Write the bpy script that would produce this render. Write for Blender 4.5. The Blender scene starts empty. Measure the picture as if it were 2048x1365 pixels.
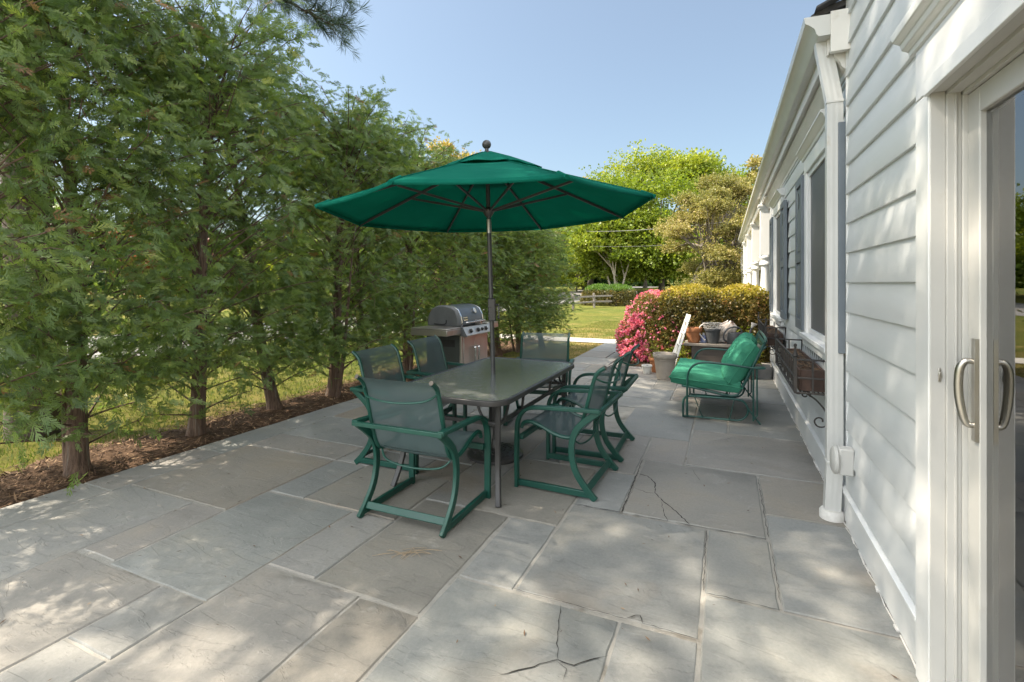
import bpy, bmesh, math, random
import numpy as np
from mathutils import Vector, Matrix
PI = math.pi
S = bpy.context.scene
C = S.collection
rng = np.random.default_rng(7)
random.seed(7)

# ------------------------------------------------------------------ materials
def newmat(name):
    m = bpy.data.materials.new(name); m.use_nodes = True
    nt = m.node_tree; nt.nodes.clear()
    out = nt.nodes.new('ShaderNodeOutputMaterial')
    return m, nt, out

def node(nt, t, **kw):
    n = nt.nodes.new(t)
    for k, v in kw.items():
        if k in n.inputs.keys(): n.inputs[k].default_value = v
        else: setattr(n, k, v)
    return n

def ramp(nt, stops, interp='LINEAR'):
    n = nt.nodes.new('ShaderNodeValToRGB'); cr = n.color_ramp; cr.interpolation = interp
    while len(cr.elements) < len(stops): cr.elements.new(0.5)
    for e, (p, c) in zip(cr.elements, stops):
        e.position = p; e.color = (*c, 1) if len(c) == 3 else c
    return n

def noise_tex(nt, vec, scale, detail=4, rough=0.55, dist=0.0):
    n = nt.nodes.new('ShaderNodeTexNoise')
    n.inputs['Scale'].default_value = scale; n.inputs['Detail'].default_value = detail
    n.inputs['Roughness'].default_value = rough; n.inputs['Distortion'].default_value = dist
    nt.links.new(vec, n.inputs['Vector']); return n

def coords(nt, stretch=None, which='Object'):
    t = nt.nodes.new('ShaderNodeTexCoord'); v = t.outputs[which]
    if stretch:
        m = nt.nodes.new('ShaderNodeMapping'); m.inputs['Scale'].default_value = stretch
        nt.links.new(v, m.inputs['Vector']); v = m.outputs['Vector']
    return v

def mixc(nt, fac, a, b, mode='MIX'):
    n = nt.nodes.new('ShaderNodeMix'); n.data_type = 'RGBA'; n.blend_type = mode
    for i, v in ((0, fac), (6, a), (7, b)):
        if isinstance(v, (int, float)): n.inputs[i].default_value = v
        elif isinstance(v, tuple): n.inputs[i].default_value = (*v, 1)
        else: nt.links.new(v, n.inputs[i])
    return n.outputs[2]

def pmat(name, c1, c2=None, scale=6, rough=0.5, metallic=0.0, bump=0.0, bscale=None, stretch=None,
         spec=0.5, spots=None, rvar=0.1, coat=0.0):
    """principled with two-tone noise, optional dirt spots, bump and roughness variation"""
    m, nt, out = newmat(name)
    b = node(nt, 'ShaderNodeBsdfPrincipled')
    b.inputs['Metallic'].default_value = metallic
    b.inputs['Specular IOR Level'].default_value = spec
    b.inputs['Coat Weight'].default_value = coat
    v = coords(nt, stretch)
    n1 = noise_tex(nt, v, scale, 6, 0.6)
    r = ramp(nt, [(0.3, c1), (0.7, c2 or c1)])
    nt.links.new(n1.outputs['Fac'], r.inputs['Fac'])
    col = r.outputs['Color']
    if spots:
        n2 = noise_tex(nt, v, spots[1], 5, 0.7)
        r2 = ramp(nt, [(spots[2], (0, 0, 0)), (spots[2] + 0.08, (1, 1, 1))])
        nt.links.new(n2.outputs['Fac'], r2.inputs['Fac'])
        mm = nt.nodes.new('ShaderNodeMath'); mm.operation = 'MULTIPLY'; mm.inputs[1].default_value = spots[3]
        nt.links.new(r2.outputs['Color'], mm.inputs[0])
        col = mixc(nt, mm.outputs[0], col, spots[0])
    nt.links.new(col, b.inputs['Base Color'])
    n3 = noise_tex(nt, v, scale * 2.3, 3)
    mr = node(nt, 'ShaderNodeMapRange'); mr.inputs['To Min'].default_value = max(0.02, rough - rvar); mr.inputs['To Max'].default_value = min(1, rough + rvar)
    nt.links.new(n3.outputs['Fac'], mr.inputs['Value']); nt.links.new(mr.outputs['Result'], b.inputs['Roughness'])
    if bump:
        nb = noise_tex(nt, v, bscale or scale * 5, 5, 0.6)
        bp = node(nt, 'ShaderNodeBump'); bp.inputs['Strength'].default_value = 1.0; bp.inputs['Distance'].default_value = bump
        nt.links.new(nb.outputs['Fac'], bp.inputs['Height']); nt.links.new(bp.outputs['Normal'], b.inputs['Normal'])
    nt.links.new(b.outputs['BSDF'], out.inputs['Surface'])
    return m

def leafmat(name, stops, trans=0.35, rough=0.45, tcol=1.35, clump=1.2, spec=0.35):
    """leaf: colour by per-leaf 'tint' attribute and a world-scale clump noise; diffuse+translucent"""
    m, nt, out = newmat(name)
    at = nt.nodes.new('ShaderNodeAttribute'); at.attribute_name = 'tint'
    v = coords(nt); n1 = noise_tex(nt, v, clump, 3)
    ad = nt.nodes.new('ShaderNodeMath'); ad.operation = 'MULTIPLY_ADD'; ad.inputs[1].default_value = 0.55; ad.inputs[2].default_value = -0.27
    nt.links.new(n1.outputs['Fac'], ad.inputs[0])
    ad2 = nt.nodes.new('ShaderNodeMath'); ad2.operation = 'ADD'; ad2.use_clamp = True
    nt.links.new(at.outputs['Fac'], ad2.inputs[0]); nt.links.new(ad.outputs[0], ad2.inputs[1])
    r = ramp(nt, stops); nt.links.new(ad2.outputs[0], r.inputs['Fac'])
    b = node(nt, 'ShaderNodeBsdfPrincipled'); b.inputs['Roughness'].default_value = rough
    b.inputs['Specular IOR Level'].default_value = spec
    nt.links.new(r.outputs['Color'], b.inputs['Base Color'])
    t = nt.nodes.new('ShaderNodeBsdfTranslucent')
    tc = mixc(nt, 1.0, r.outputs['Color'], (tcol, tcol * 1.02, tcol * 0.5), 'MULTIPLY')
    nt.links.new(tc, t.inputs['Color'])
    mx = nt.nodes.new('ShaderNodeMixShader'); mx.inputs[0].default_value = trans
    nt.links.new(b.outputs[0], mx.inputs[1]); nt.links.new(t.outputs[0], mx.inputs[2])
    nt.links.new(mx.outputs[0], out.inputs['Surface'])
    return m

# ------------------------------------------------------------------ mesh helper
class MB:
    def __init__(self): self.v = []; self.f = []; self.mi = []; self.cur = 0
    def add(self, vs, fs):
        o = len(self.v); self.v += [tuple(p) for p in vs]
        self.f += [tuple(o + i for i in f) for f in fs]; self.mi += [self.cur] * len(fs)
        return self
    def box(self, c, s, rz=0, ry=0, rx=0):
        M = Matrix.Translation(c) @ Matrix.Rotation(rz, 4, 'Z') @ Matrix.Rotation(ry, 4, 'Y') @ Matrix.Rotation(rx, 4, 'X')
        vs = [M @ Vector((x * s[0] / 2, y * s[1] / 2, z * s[2] / 2)) for x in (-1, 1) for y in (-1, 1) for z in (-1, 1)]
        return self.add(vs, [(0, 1, 3, 2), (4, 6, 7, 5), (0, 4, 5, 1), (2, 3, 7, 6), (0, 2, 6, 4), (1, 5, 7, 3)])
    def bx(self, x0, x1, y0, y1, z0, z1):
        return self.box(((x0 + x1) / 2, (y0 + y1) / 2, (z0 + z1) / 2), (x1 - x0, y1 - y0, z1 - z0))
    def sweep(self, path, prof, up=(0, 0, 1), closed=False, caps=True, scales=None):
        """profile (u,v) swept along path; u along (t x up), v along the other"""
        P = [Vector(p) for p in path]; n = len(P); k = len(prof); vs = []
        up = Vector(up); last = None
        for i, p in enumerate(P):
            if closed: t = P[(i + 1) % n] - P[i - 1]
            else: t = P[min(i + 1, n - 1)] - P[max(i - 1, 0)]
            t.normalize()
            u = t.cross(up)
            if u.length < 1e-4: u = last.copy() if last else t.orthogonal()
            u.normalize()
            if last and u.dot(last) < 0 and not closed: u = -u
            last = u; w = u.cross(t).normalized()
            s = scales[i] if scales is not None else 1
            for a, b in prof: vs.append(p + u * a * s + w * b * s)
        fs = []
        for i in range(n if closed else n - 1):
            j = (i + 1) % n
            for q in range(k):
                r = (q + 1) % k
                fs.append((i * k + q, i * k + r, j * k + r, j * k + q))
        if caps and not closed:
            fs.append(tuple(range(k - 1, -1, -1))); fs.append(tuple((n - 1) * k + q for q in range(k)))
        return self.add(vs, fs)
    def tube(self, path, r, n=8, up=(0, 0, 1), closed=False, caps=True):
        rs = r if isinstance(r, (list, tuple)) else [r] * len(path)
        prof = [(math.cos(2 * PI * i / n), math.sin(2 * PI * i / n)) for i in range(n)]
        return self.sweep(path, prof, up, closed, caps, rs)
    def bar(self, path, w, h, up=(0, 0, 1), closed=False):
        return self.sweep(path, [(-w / 2, -h / 2), (w / 2, -h / 2), (w / 2, h / 2), (-w / 2, h / 2)], up, closed)
    def lathe(self, prof, n=28, c=(0, 0, 0), cap0=True, cap1=True):
        k = len(prof); vs = []
        for i in range(n):
            a = 2 * PI * i / n
            for r, z in prof: vs.append((c[0] + r * math.cos(a), c[1] + r * math.sin(a), c[2] + z))
        fs = []
        for i in range(n):
            j = (i + 1) % n
            for q in range(k - 1): fs.append((i * k + q, j * k + q, j * k + q + 1, i * k + q + 1))
        if cap0 and prof[0][0] > 1e-5: fs.append(tuple(i * k for i in range(n - 1, -1, -1)))
        if cap1 and prof[-1][0] > 1e-5: fs.append(tuple(i * k + k - 1 for i in range(n)))
        return self.add(vs, fs)
    def sphere(self, c, r, nu=16, nv=10, sc=(1, 1, 1)):
        prof = [(math.sin(PI * i / nv) * r, -math.cos(PI * i / nv) * r) for i in range(nv + 1)]
        o = len(self.v); self.lathe([(max(a, 1e-6), b) for a, b in prof], nu)
        for i in range(o, len(self.v)):
            x, y, z = self.v[i]; self.v[i] = (c[0] + x * sc[0], c[1] + y * sc[1], c[2] + z * sc[2])
        return self
    def extrude_y(self, poly, y0, y1):
        """closed polygon in (x,z) extruded along y"""
        k = len(poly); vs = [(x, y0, z) for x, z in poly] + [(x, y1, z) for x, z in poly]
        fs = [(i, (i + 1) % k, k + (i + 1) % k, k + i) for i in range(k)]
        fs += [tuple(range(k - 1, -1, -1)), tuple(range(k, 2 * k))]
        return self.add(vs, fs)
    def grid(self, fn, nu, nv):
        vs = [fn(i / nu, j / nv) for i in range(nu + 1) for j in range(nv + 1)]
        fs = [(i * (nv + 1) + j, (i + 1) * (nv + 1) + j, (i + 1) * (nv + 1) + j + 1, i * (nv + 1) + j + 1) for i in range(nu) for j in range(nv)]
        return self.add(vs, fs)
    def build(self, name, mats, parent=None, bevel=0, smooth=True, origin=(0, 0, 0), solid=0, subsurf=0):
        me = bpy.data.meshes.new(name)
        ox, oy, oz = origin
        me.from_pydata([(x - ox, y - oy, z - oz) for x, y, z in self.v], [], self.f)
        mats = mats if isinstance(mats, (list, tuple)) else [mats]
        for m in mats: me.materials.append(m)
        me.polygons.foreach_set('material_index', self.mi)
        bm = bmesh.new(); bm.from_mesh(me); bmesh.ops.recalc_face_normals(bm, faces=bm.faces); bm.to_mesh(me); bm.free()
        if smooth:
            me.polygons.foreach_set('use_smooth', [True] * len(me.polygons)); me.set_sharp_from_angle(angle=math.radians(38))
        o = bpy.data.objects.new(name, me); C.objects.link(o)
        if parent: o.parent = parent
        if solid:
            md = o.modifiers.new('s', 'SOLIDIFY'); md.thickness = solid; md.offset = 0
        if subsurf:
            md = o.modifiers.new('ss', 'SUBSURF'); md.levels = subsurf; md.render_levels = subsurf
        if bevel:
            md = o.modifiers.new('b', 'BEVEL'); md.width = bevel; md.segments = 2; md.limit_method = 'ANGLE'; md.angle_limit = math.radians(40)
            md.harden_normals = False
        return o

def tag(o, label=None, cat=None, group=None, kind=None):
    if label: o['label'] = label
    if cat: o['category'] = cat
    if group: o['group'] = group
    if kind: o['kind'] = kind
    return o
def thing(name, label, cat, loc=(0, 0, 0), rotz=0, group=None):
    o = bpy.data.objects.new(name, None); C.objects.link(o); o.empty_display_size = 0.1
    o.location = loc; o.rotation_euler = (0, 0, rotz)
    return tag(o, label, cat, group)
def copy_tree(o, parent=None):
    c = o.copy(); C.objects.link(c)
    if parent: c.parent = parent
    for ch in list(o.children): copy_tree(ch, c)
    return c
def smoothpath(pts, n=6, closed=False):
    """Catmull-Rom through points"""
    P = [Vector(p) for p in pts]; out = []; m = len(P)
    for i in range(m if closed else m - 1):
        if closed: a, b, c, d = P[i - 1], P[i], P[(i + 1) % m], P[(i + 2) % m]
        else: a, b, c, d = P[max(i - 1, 0)], P[i], P[i + 1], P[min(i + 2, m - 1)]
        for j in range(n):
            t = j / n
            out.append(0.5 * ((2 * b) + (c - a) * t + (2 * a - 5 * b + 4 * c - d) * t * t + (3 * b - a - 3 * c + d) * t ** 3))
    if not closed: out.append(P[-1])
    return [tuple(p) for p in out]

# ------------------------------------------------------------------ foliage helpers (numpy)
def unit(a): return a / np.maximum(np.linalg.norm(a, axis=-1, keepdims=True), 1e-9)
def leafmesh(name, tmpl, pos, dirs, scale, tint, mats, roll=None, normal=None, midx=None):
    """tmpl: (k,4,3) quads along +Y; places one copy per pos as a single mesh"""
    N = len(pos); TL = tmpl if isinstance(tmpl, list) else [tmpl]
    Y = unit(dirs)
    R = normal if normal is not None else rng.normal(size=(N, 3))
    Xa = unit(np.cross(Y, R)); Z = np.cross(Xa, Y)
    sc = np.broadcast_to(np.asarray(scale, float).reshape(-1, 1) if np.ndim(scale) else np.full((N, 1), scale), (N, 1))
    Vs = []; qs = []
    for g_, tm in enumerate(TL):      # several leaf shapes may be mixed in one crown
        q = np.arange(g_, N, len(TL)); T = tm.reshape(-1, 3)
        Vs.append((pos[q][:, None, :] + sc[q][:, :, None] * (T[None, :, 0:1] * Xa[q][:, None, :] + T[None, :, 1:2] * Y[q][:, None, :] + T[None, :, 2:3] * Z[q][:, None, :])).reshape(-1, 3)); qs.append(np.repeat(q, tm.shape[0]))
    V = np.concatenate(Vs); qs = np.concatenate(qs); nq = len(qs)
    me = bpy.data.meshes.new(name)
    me.vertices.add(nq * 4); me.vertices.foreach_set('co', V.astype(np.float32).ravel())
    me.loops.add(nq * 4); me.loops.foreach_set('vertex_index', np.arange(nq * 4, dtype=np.int32))
    me.polygons.add(nq); me.polygons.foreach_set('loop_start', np.arange(0, nq * 4, 4, dtype=np.int32))
    for m in mats: me.materials.append(m)
    if midx is not None: me.polygons.foreach_set('material_index', np.asarray(midx)[qs].astype(np.int32))
    at = me.attributes.new('tint', 'FLOAT', 'POINT')
    at.data.foreach_set('value', np.repeat(np.asarray(tint)[qs], 4).astype(np.float32))
    me.update(); me.validate()
    return me
def meshobj(name, me, parent=None, loc=None):
    o = bpy.data.objects.new(name, me); C.objects.link(o)
    if parent: o.parent = parent
    if loc is not None: o.location = loc
    return o
def quad(a, b, w0, w1, wm=None, z=0.0):
    """rhombus-like leaflet from a to b in the XY plane"""
    a = np.array(a, float); b = np.array(b, float); d = b - a; n = np.array([-d[1], d[0], 0.0]); n /= np.linalg.norm(n) + 1e-9
    m = a + d * 0.5
    return [a, m + n * w1 * .5, b, m - n * w1 * .5]
def spray_template(seed):
    r = np.random.default_rng(seed); q = []
    def zc(p): return np.array([p[0], p[1], -0.30 * p[1] ** 2 - 0.35 * abs(p[0]) ** 1.5 + 0.0])
    def leaf(a, b, w): q.append([zc(p) for p in quad((*a, 0), (*b, 0), 0, w)])
    leaf((0, 0), (0, 1), 0.05)
    for i in range(7):
        y = 0.06 + 0.125 * i + r.uniform(-.03, .03)
        for s in (-1, 1):
            L = (0.40 - 0.030 * i) * r.uniform(.6, 1.15); an = math.radians(r.uniform(22, 46))
            bx, by = s * L * math.sin(an), y + L * math.cos(an)
            leaf((0, y), (bx, by), 0.062)
            if i < 5 and r.random() < .8:
                u = r.uniform(.35, .65); l2 = L * 0.5 * r.uniform(.7, 1.15); a2 = an * s + s * math.radians(r.uniform(18, 34))
                px, py = bx * u, y + (by - y) * u
                leaf((px, py), (px + l2 * math.sin(a2), py + l2 * math.cos(a2)), 0.055)
    return np.array(q)
def tuft_template(seed, n=16, w=0.03, spread=70):
    r = np.random.default_rng(seed); q = []
    for i in range(n):
        a = r.uniform(0, 2 * PI); b = math.radians(r.uniform(8, spread)); L = r.uniform(.75, 1.05)
        d = np.array([math.sin(b) * math.cos(a), math.cos(b), math.sin(b) * math.sin(a)])
        s = np.cross(d, r.normal(size=3)); s /= np.linalg.norm(s)
        o = d * 0.02 + np.array([0, r.uniform(-.25, .05), 0])
        e = o + d * L - np.array([0, 0, 0])
        m = o + d * L * .5
        q.append([o, m + s * w * .5, e, m - s * w * .5])
    return np.array(q)
def leafcluster_template(seed, n=5, spread=0.6, asp=0.62):
    """n pointed leaves around the origin with random attitude"""
    r = np.random.default_rng(seed); q = []
    for i in range(n):
        d = r.normal(size=3); d /= np.linalg.norm(d); s = np.cross(d, r.normal(size=3)); s /= np.linalg.norm(s)
        o = r.normal(size=3) * spread * .5
        m = o + d * .42
        q.append([o, m + s * asp * .5, o + d, m - s * asp * .5])
    return np.array(q)
# ================================================================== SETTING
def fwd(x, y): return -0.3986 * x + 0.917 * y
def hgt(x, y):
    t = min(max((fwd(x, y) - 36) / 34, 0), 1); s = t * t * (3 - 2 * t)
    return -0.05 + 0.85 * s + 0.02 * math.sin(x * .31) * math.sin(y * .27) * (1 if x < -6 or y > 14 else 0)

def ground_mat():
    m, nt, out = newmat('lawn_turf')
    v = coords(nt); b = node(nt, 'ShaderNodeBsdfPrincipled'); b.inputs['Roughness'].default_value = 0.9; b.inputs['Specular IOR Level'].default_value = 0.1
    n1 = noise_tex(nt, v, 0.16, 5, 0.6); n2 = noise_tex(nt, v, 9, 5, 0.7); n3 = noise_tex(nt, v, 1.1, 5, 0.65, 0.6)
    r1 = ramp(nt, [(0.35, (.085, .115, .024)), (0.65, (.155, .15, .034))]); nt.links.new(n1.outputs['Fac'], r1.inputs['Fac'])
    r2 = ramp(nt, [(0.3, (.45, .45, .45)), (0.75, (1.35, 1.3, 1.2))]); nt.links.new(n2.outputs['Fac'], r2.inputs['Fac'])
    c = mixc(nt, 1.0, r1.outputs[0], r2.outputs[0], 'MULTIPLY')
    # straw-coloured dry patches, most of them near the cross walk
    sx = nt.nodes.new('ShaderNodeSeparateXYZ'); nt.links.new(v, sx.inputs[0])
    mr = node(nt, 'ShaderNodeMapRange'); mr.inputs['From Min'].default_value = 20; mr.inputs['From Max'].default_value = 12.5
    nt.links.new(sx.outputs['Y'], mr.inputs['Value'])
    mx_ = node(nt, 'ShaderNodeMapRange'); mx_.inputs['From Min'].default_value = -6.5; mx_.inputs['From Max'].default_value = -4.0; nt.links.new(sx.outputs['X'], mx_.inputs['Value'])
    mq_ = nt.nodes.new('ShaderNodeMath'); mq_.operation = 'MULTIPLY'; nt.links.new(mr.outputs[0], mq_.inputs[0]); nt.links.new(mx_.outputs[0], mq_.inputs[1]); mr = mq_
    ad = nt.nodes.new('ShaderNodeMath'); ad.operation = 'MULTIPLY_ADD'; ad.inputs[1].default_value = 0.22
    nt.links.new(mr.outputs[0], ad.inputs[0]); nt.links.new(n3.outputs['Fac'], ad.inputs[2])
    r3 = ramp(nt, [(0.56, (0, 0, 0)), (0.78, (.85, .85, .85))]); nt.links.new(ad.outputs[0], r3.inputs['Fac'])
    c = mixc(nt, r3.outputs[0], c, (.29, .21, .085))
    nt.links.new(c, b.inputs['Base Color'])
    nb = noise_tex(nt, v, 60, 4, 0.7); bp = node(nt, 'ShaderNodeBump'); bp.inputs['Distance'].default_value = 0.03
    nt.links.new(nb.outputs['Fac'], bp.inputs['Height']); nt.links.new(bp.outputs[0], b.inputs['Normal'])
    nt.links.new(b.outputs[0], out.inputs['Surface']); return m
M_LAWN = ground_mat()
xs = sorted(set([-400, -250, -150, -100] + list(np.linspace(-70, 40, 56)) + [60, 100, 180, 300]))
ys = sorted(set([-200, -100, -40] + list(np.linspace(-20, 100, 61)) + [130, 180, 260, 400, 600]))
g = MB(); vs = [(x, y, hgt(x, y)) for x in xs for y in ys]; n = len(ys)
g.add(vs, [(i * n + j, (i + 1) * n + j, (i + 1) * n + j + 1, i * n + j + 1) for i in range(len(xs) - 1) for j in range(n - 1)])
tag(g.build('ground', M_LAWN), kind='structure')

def strip(name, mat, poly_fn, nu, nv, dz, kind='structure'):
    b = MB(); b.grid(lambda u, v: (lambda p: (p[0], p[1], hgt(*p) + dz))(poly_fn(u, v)), nu, nv)
    return tag(b.build(name, mat), kind=kind)
M_ROAD = pmat('street_asphalt', (.17, .165, .16), (.23, .225, .22), 1.2, 0.85, bump=0.004, bscale=80, spec=.2)
M_WALK = pmat('walk_concrete', (.40, .37, .33), (.50, .47, .42), 1.5, 0.8, bump=0.003, bscale=60, spots=((.30, .27, .22), 5, .56, .5))
strip('street', M_ROAD, lambda u, v: (-16.6 + 5.4 * u, -60 + 180 * v), 4, 90, .012)
strip('sidewalk', M_WALK, lambda u, v: (-11.2 + 11.5 * u, 12.45 + .9 * v), 20, 2, .02)
g = MB()
for k in range(4):   # flag walk from the patio corner to the cross walk
    y0 = 9.02 + k * .86
    for x0, x1 in ((-2.80, -2.22), (-2.21, -1.68)) if k % 2 else ((-2.80, -1.98), (-1.97, -1.68)):
        g.bx(x0 + .006, x1 - .006, y0 + .006, y0 + .85, -.06, -.012 + .003 * (k % 3))

# ---- patio
def stone_mat(name='bluestone', tone=(1, 1, 1)):
    m, nt, out = newmat(name)
    v = coords(nt); b = node(nt, 'ShaderNodeBsdfPrincipled'); b.inputs['Specular IOR Level'].default_value = 0.35
    geo = nt.nodes.new('ShaderNodeNewGeometry')
    rc = ramp(nt, [(0.0, (.256, .252, .238)), (0.17, (.240, .244, .236)), (0.34, (.256, .242, .221)), (0.5, (.246, .249, .239)), (0.66, (.262, .247, .228)), (0.8, (.225, .228, .219)), (0.92, (.252, .247, .234))], 'CONSTANT')
    nt.links.new(geo.outputs['Random Per Island'], rc.inputs['Fac'])
    # offset the noise by slab so that stains do not run across joints
    off = nt.nodes.new('ShaderNodeVectorMath'); off.operation = 'MULTIPLY_ADD'; off.inputs[1].default_value = (37, 53, 11)
    nt.links.new(geo.outputs['Random Per Island'], off.inputs[0]); nt.links.new(v, off.inputs[2])
    vv = off.outputs[0]
    n1 = noise_tex(nt, vv, 1.7, 6, 0.62, 0.5); r1 = ramp(nt, [(0.28, (.80, .81, .82)), (0.52, (1, 1, 1)), (0.74, (1.12, 1.07, 1.0))]); nt.links.new(n1.outputs['Fac'], r1.inputs['Fac'])
    c = mixc(nt, 1, mixc(nt, 1, rc.outputs[0], tone, 'MULTIPLY'), r1.outputs[0], 'MULTIPLY')
    n2 = noise_tex(nt, vv, 62, 8, 0.85); r2 = ramp(nt, [(0.25, (.78, .78, .78)), (0.75, (1.18, 1.17, 1.15))]); nt.links.new(n2.outputs['Fac'], r2.inputs['Fac'])
    c = mixc(nt, 1, c, r2.outputs[0], 'MULTIPLY')
    # pale scuffs and ochre stains
    n3 = noise_tex(nt, vv, 4.5, 6, 0.75, 0.8); r3 = ramp(nt, [(0.60, (0, 0, 0)), (0.72, (.55, .55, .55))]); nt.links.new(n3.outputs['Fac'], r3.inputs['Fac'])
    c = mixc(nt, r3.outputs[0], c, (.36, .35, .32))
    n4 = noise_tex(nt, vv, 0.9, 4, 0.6); r4 = ramp(nt, [(0.60, (0, 0, 0)), (0.78, (.6, .6, .6))]); nt.links.new(n4.outputs['Fac'], r4.inputs['Fac'])
    c = mixc(nt, r4.outputs[0], c, (.24, .185, .13))
    # cleft ledges: stretched noise cut in steps
    mp = nt.nodes.new('ShaderNodeMapping'); mp.inputs['Scale'].default_value = (1.0, 3.4, 1); mp.inputs['Rotation'].default_value = (0, 0, .35); nt.links.new(vv, mp.inputs['Vector'])
    nc = noise_tex(nt, mp.outputs[0], 1.6, 7, 0.6, 0.7)
    rs = ramp(nt, [(0.40, (0, 0, 0)), (0.41, (.3, .3, .3)), (0.52, (.38, .38, .38)), (0.527, (.68, .68, .68)), (0.62, (.75, .75, .75)), (0.627, (1, 1, 1))]); nt.links.new(nc.outputs['Fac'], rs.inputs['Fac'])
    # thin grey line where a ledge breaks
    re = ramp(nt, [(0.400, (1, 1, 1)), (0.406, (.62, .62, .62)), (0.412, (1, 1, 1)), (0.522, (1, 1, 1)), (0.525, (.60, .60, .60)), (0.530, (1, 1, 1))]); nt.links.new(nc.outputs['Fac'], re.inputs['Fac'])
    c = mixc(nt, 0.32, c, mixc(nt, 1, c, re.outputs[0], 'MULTIPLY'))
    nt.links.new(c, b.inputs['Base Color'])
    ad = nt.nodes.new('ShaderNodeMath'); ad.operation = 'MULTIPLY_ADD'; ad.inputs[1].default_value = 0.40; nt.links.new(n2.outputs['Fac'], ad.inputs[0]); nt.links.new(rs.outputs[0], ad.inputs[2])
    bp = node(nt, 'ShaderNodeBump'); bp.inputs['Strength'].default_value = .9; bp.inputs['Distance'].default_value = 0.004
    nt.links.new(ad.outputs[0], bp.inputs['Height']); nt.links.new(bp.outputs[0], b.inputs['Normal'])
    mr = node(nt, 'ShaderNodeMapRange'); mr.inputs['To Min'].default_value = .52; mr.inputs['To Max'].default_value = .8
    nt.links.new(n1.outputs['Fac'], mr.inputs['Value']); nt.links.new(mr.outputs[0], b.inputs['Roughness'])
    nt.links.new(b.outputs[0], out.inputs['Surface']); return m
M_STONE = stone_mat(); M_STONEB = stone_mat('brown_flagstone', (.98, .92, .85)); M_STONEC = stone_mat('blue_flagstone', (.945, .955, .95))
M_MORTAR = pmat('mortar', (.25, .24, .215), (.33, .315, .285), 9, 0.9, bump=0.004, bscale=120, spots=((.17, .15, .12), 3, .56, .7))
M_CRACK = pmat('crack_dark', (.012, .011, .010), (.03, .027, .022), 30, 0.95)
rects = [(-4.07, -3.03, 2.215, 3.20), (-4.07, -3.34, .95, 2.215), (-3.34, -3.03, 1.57, 2.215), (-3.03, -2.245, 1.545, 2.545), (-3.36, -2.565, .55, 1.545), (-3.36, -3.03, 1.545, 1.57),
    (-2.565, -2.25, 1.15, 1.545), (-2.565, -2.25, .35, 1.15), (-2.25, -1.605, .2, 1.875), (-1.605, -1.265, .6, 1.865), (-2.245, -1.91, 1.88, 2.545), (-3.03, -2.70, 2.555, 3.205), (-2.70, -1.92, 2.55, 3.24),
    (-1.91, -1.275, 1.87, 2.885), (-1.92, -1.585, 2.89, 3.90), (-1.585, -.95, 2.89, 3.88), (-.95, -.63, 3.22, 3.90), (-1.262, -.95, 2.20, 2.89), (-.947, -.10, 2.21, 3.215), (-1.262, -.43, 1.05, 2.19), (-.43, -.10, 1.3, 2.195),
    (-.095, .235, 2.55, 3.22), (.24, .72, 2.555, 3.57), (.235, .72, 3.57, 4.285), (-.095, .72, .9, 2.545), (-.625, .228, 3.23, 4.27), (-.65, -.305, 4.265, 4.94), (-.305, .72, 4.285, 5.34), (-1.0, -.305, 4.94, 6.02),
    (-.305, .03, 5.34, 6.55), (.03, .72, 5.34, 6.55), (-1.28, -.65, 3.90, 4.94), (-.67, .10, 6.02, 6.03)]
rects = [r for r in rects if r[3] - r[2] > .05 and r[1] - r[0] > .05]
gx = [-4.07, -3.72, -3.36, -3.03, -2.70, -2.25, -1.91, -1.59, -1.27, -.95, -.64, -.305, .03, .38, .72]
gy = [-3.2 + .335 * i for i in range(37)]
def free(a, b, c, d):
    e = .03
    return not any(a < r[1] - e and b > r[0] + e and c < r[3] - e and d > r[2] + e for r in rects)
gyl = sorted(set([round(y, 3) for y in gy if y < .2 or y > 6.1] + [.2, .55, .95, 1.3, 1.545, 1.875, 2.21, 2.55, 2.89, 3.22, 3.57, 3.9, 4.27, 4.94, 5.34, 6.02, 6.55] + [9.0]))
gyl = [y for y in gyl if y <= 9.0]
rr = random.Random(21)
for j in range(len(gyl) - 1):
    for i in range(len(gx) - 1):
        if not free(gx[i], gx[i + 1], gyl[j], gyl[j + 1]): continue
        best = None
        w = rr.choice([1, 2, 2, 3, 3]); h = rr.choice([1, 1, 2, 2, 3])
        for ww in range(w, 0, -1):
            for hh in range(h, 0, -1):
                if i + ww < len(gx) and j + hh < len(gyl) and free(gx[i], gx[i + ww], gyl[j], gyl[j + hh]):
                    if best is None or ww * hh > best[0] * best[1]: best = (ww, hh)
        if best: rects.append((gx[i], gx[i + best[0]], gyl[j], gyl[j + best[1]]))
ey = [-3.2, -2.1, -1.15, -.1, .95, 2.09, 2.95, 3.75, 4.85, 5.7, 6.8, 7.75, 9.0]
for a, b in zip(ey[:-1], ey[1:]): rects.append((-4.43, -4.075 + .01, a, b))
pt = MB()
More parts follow.
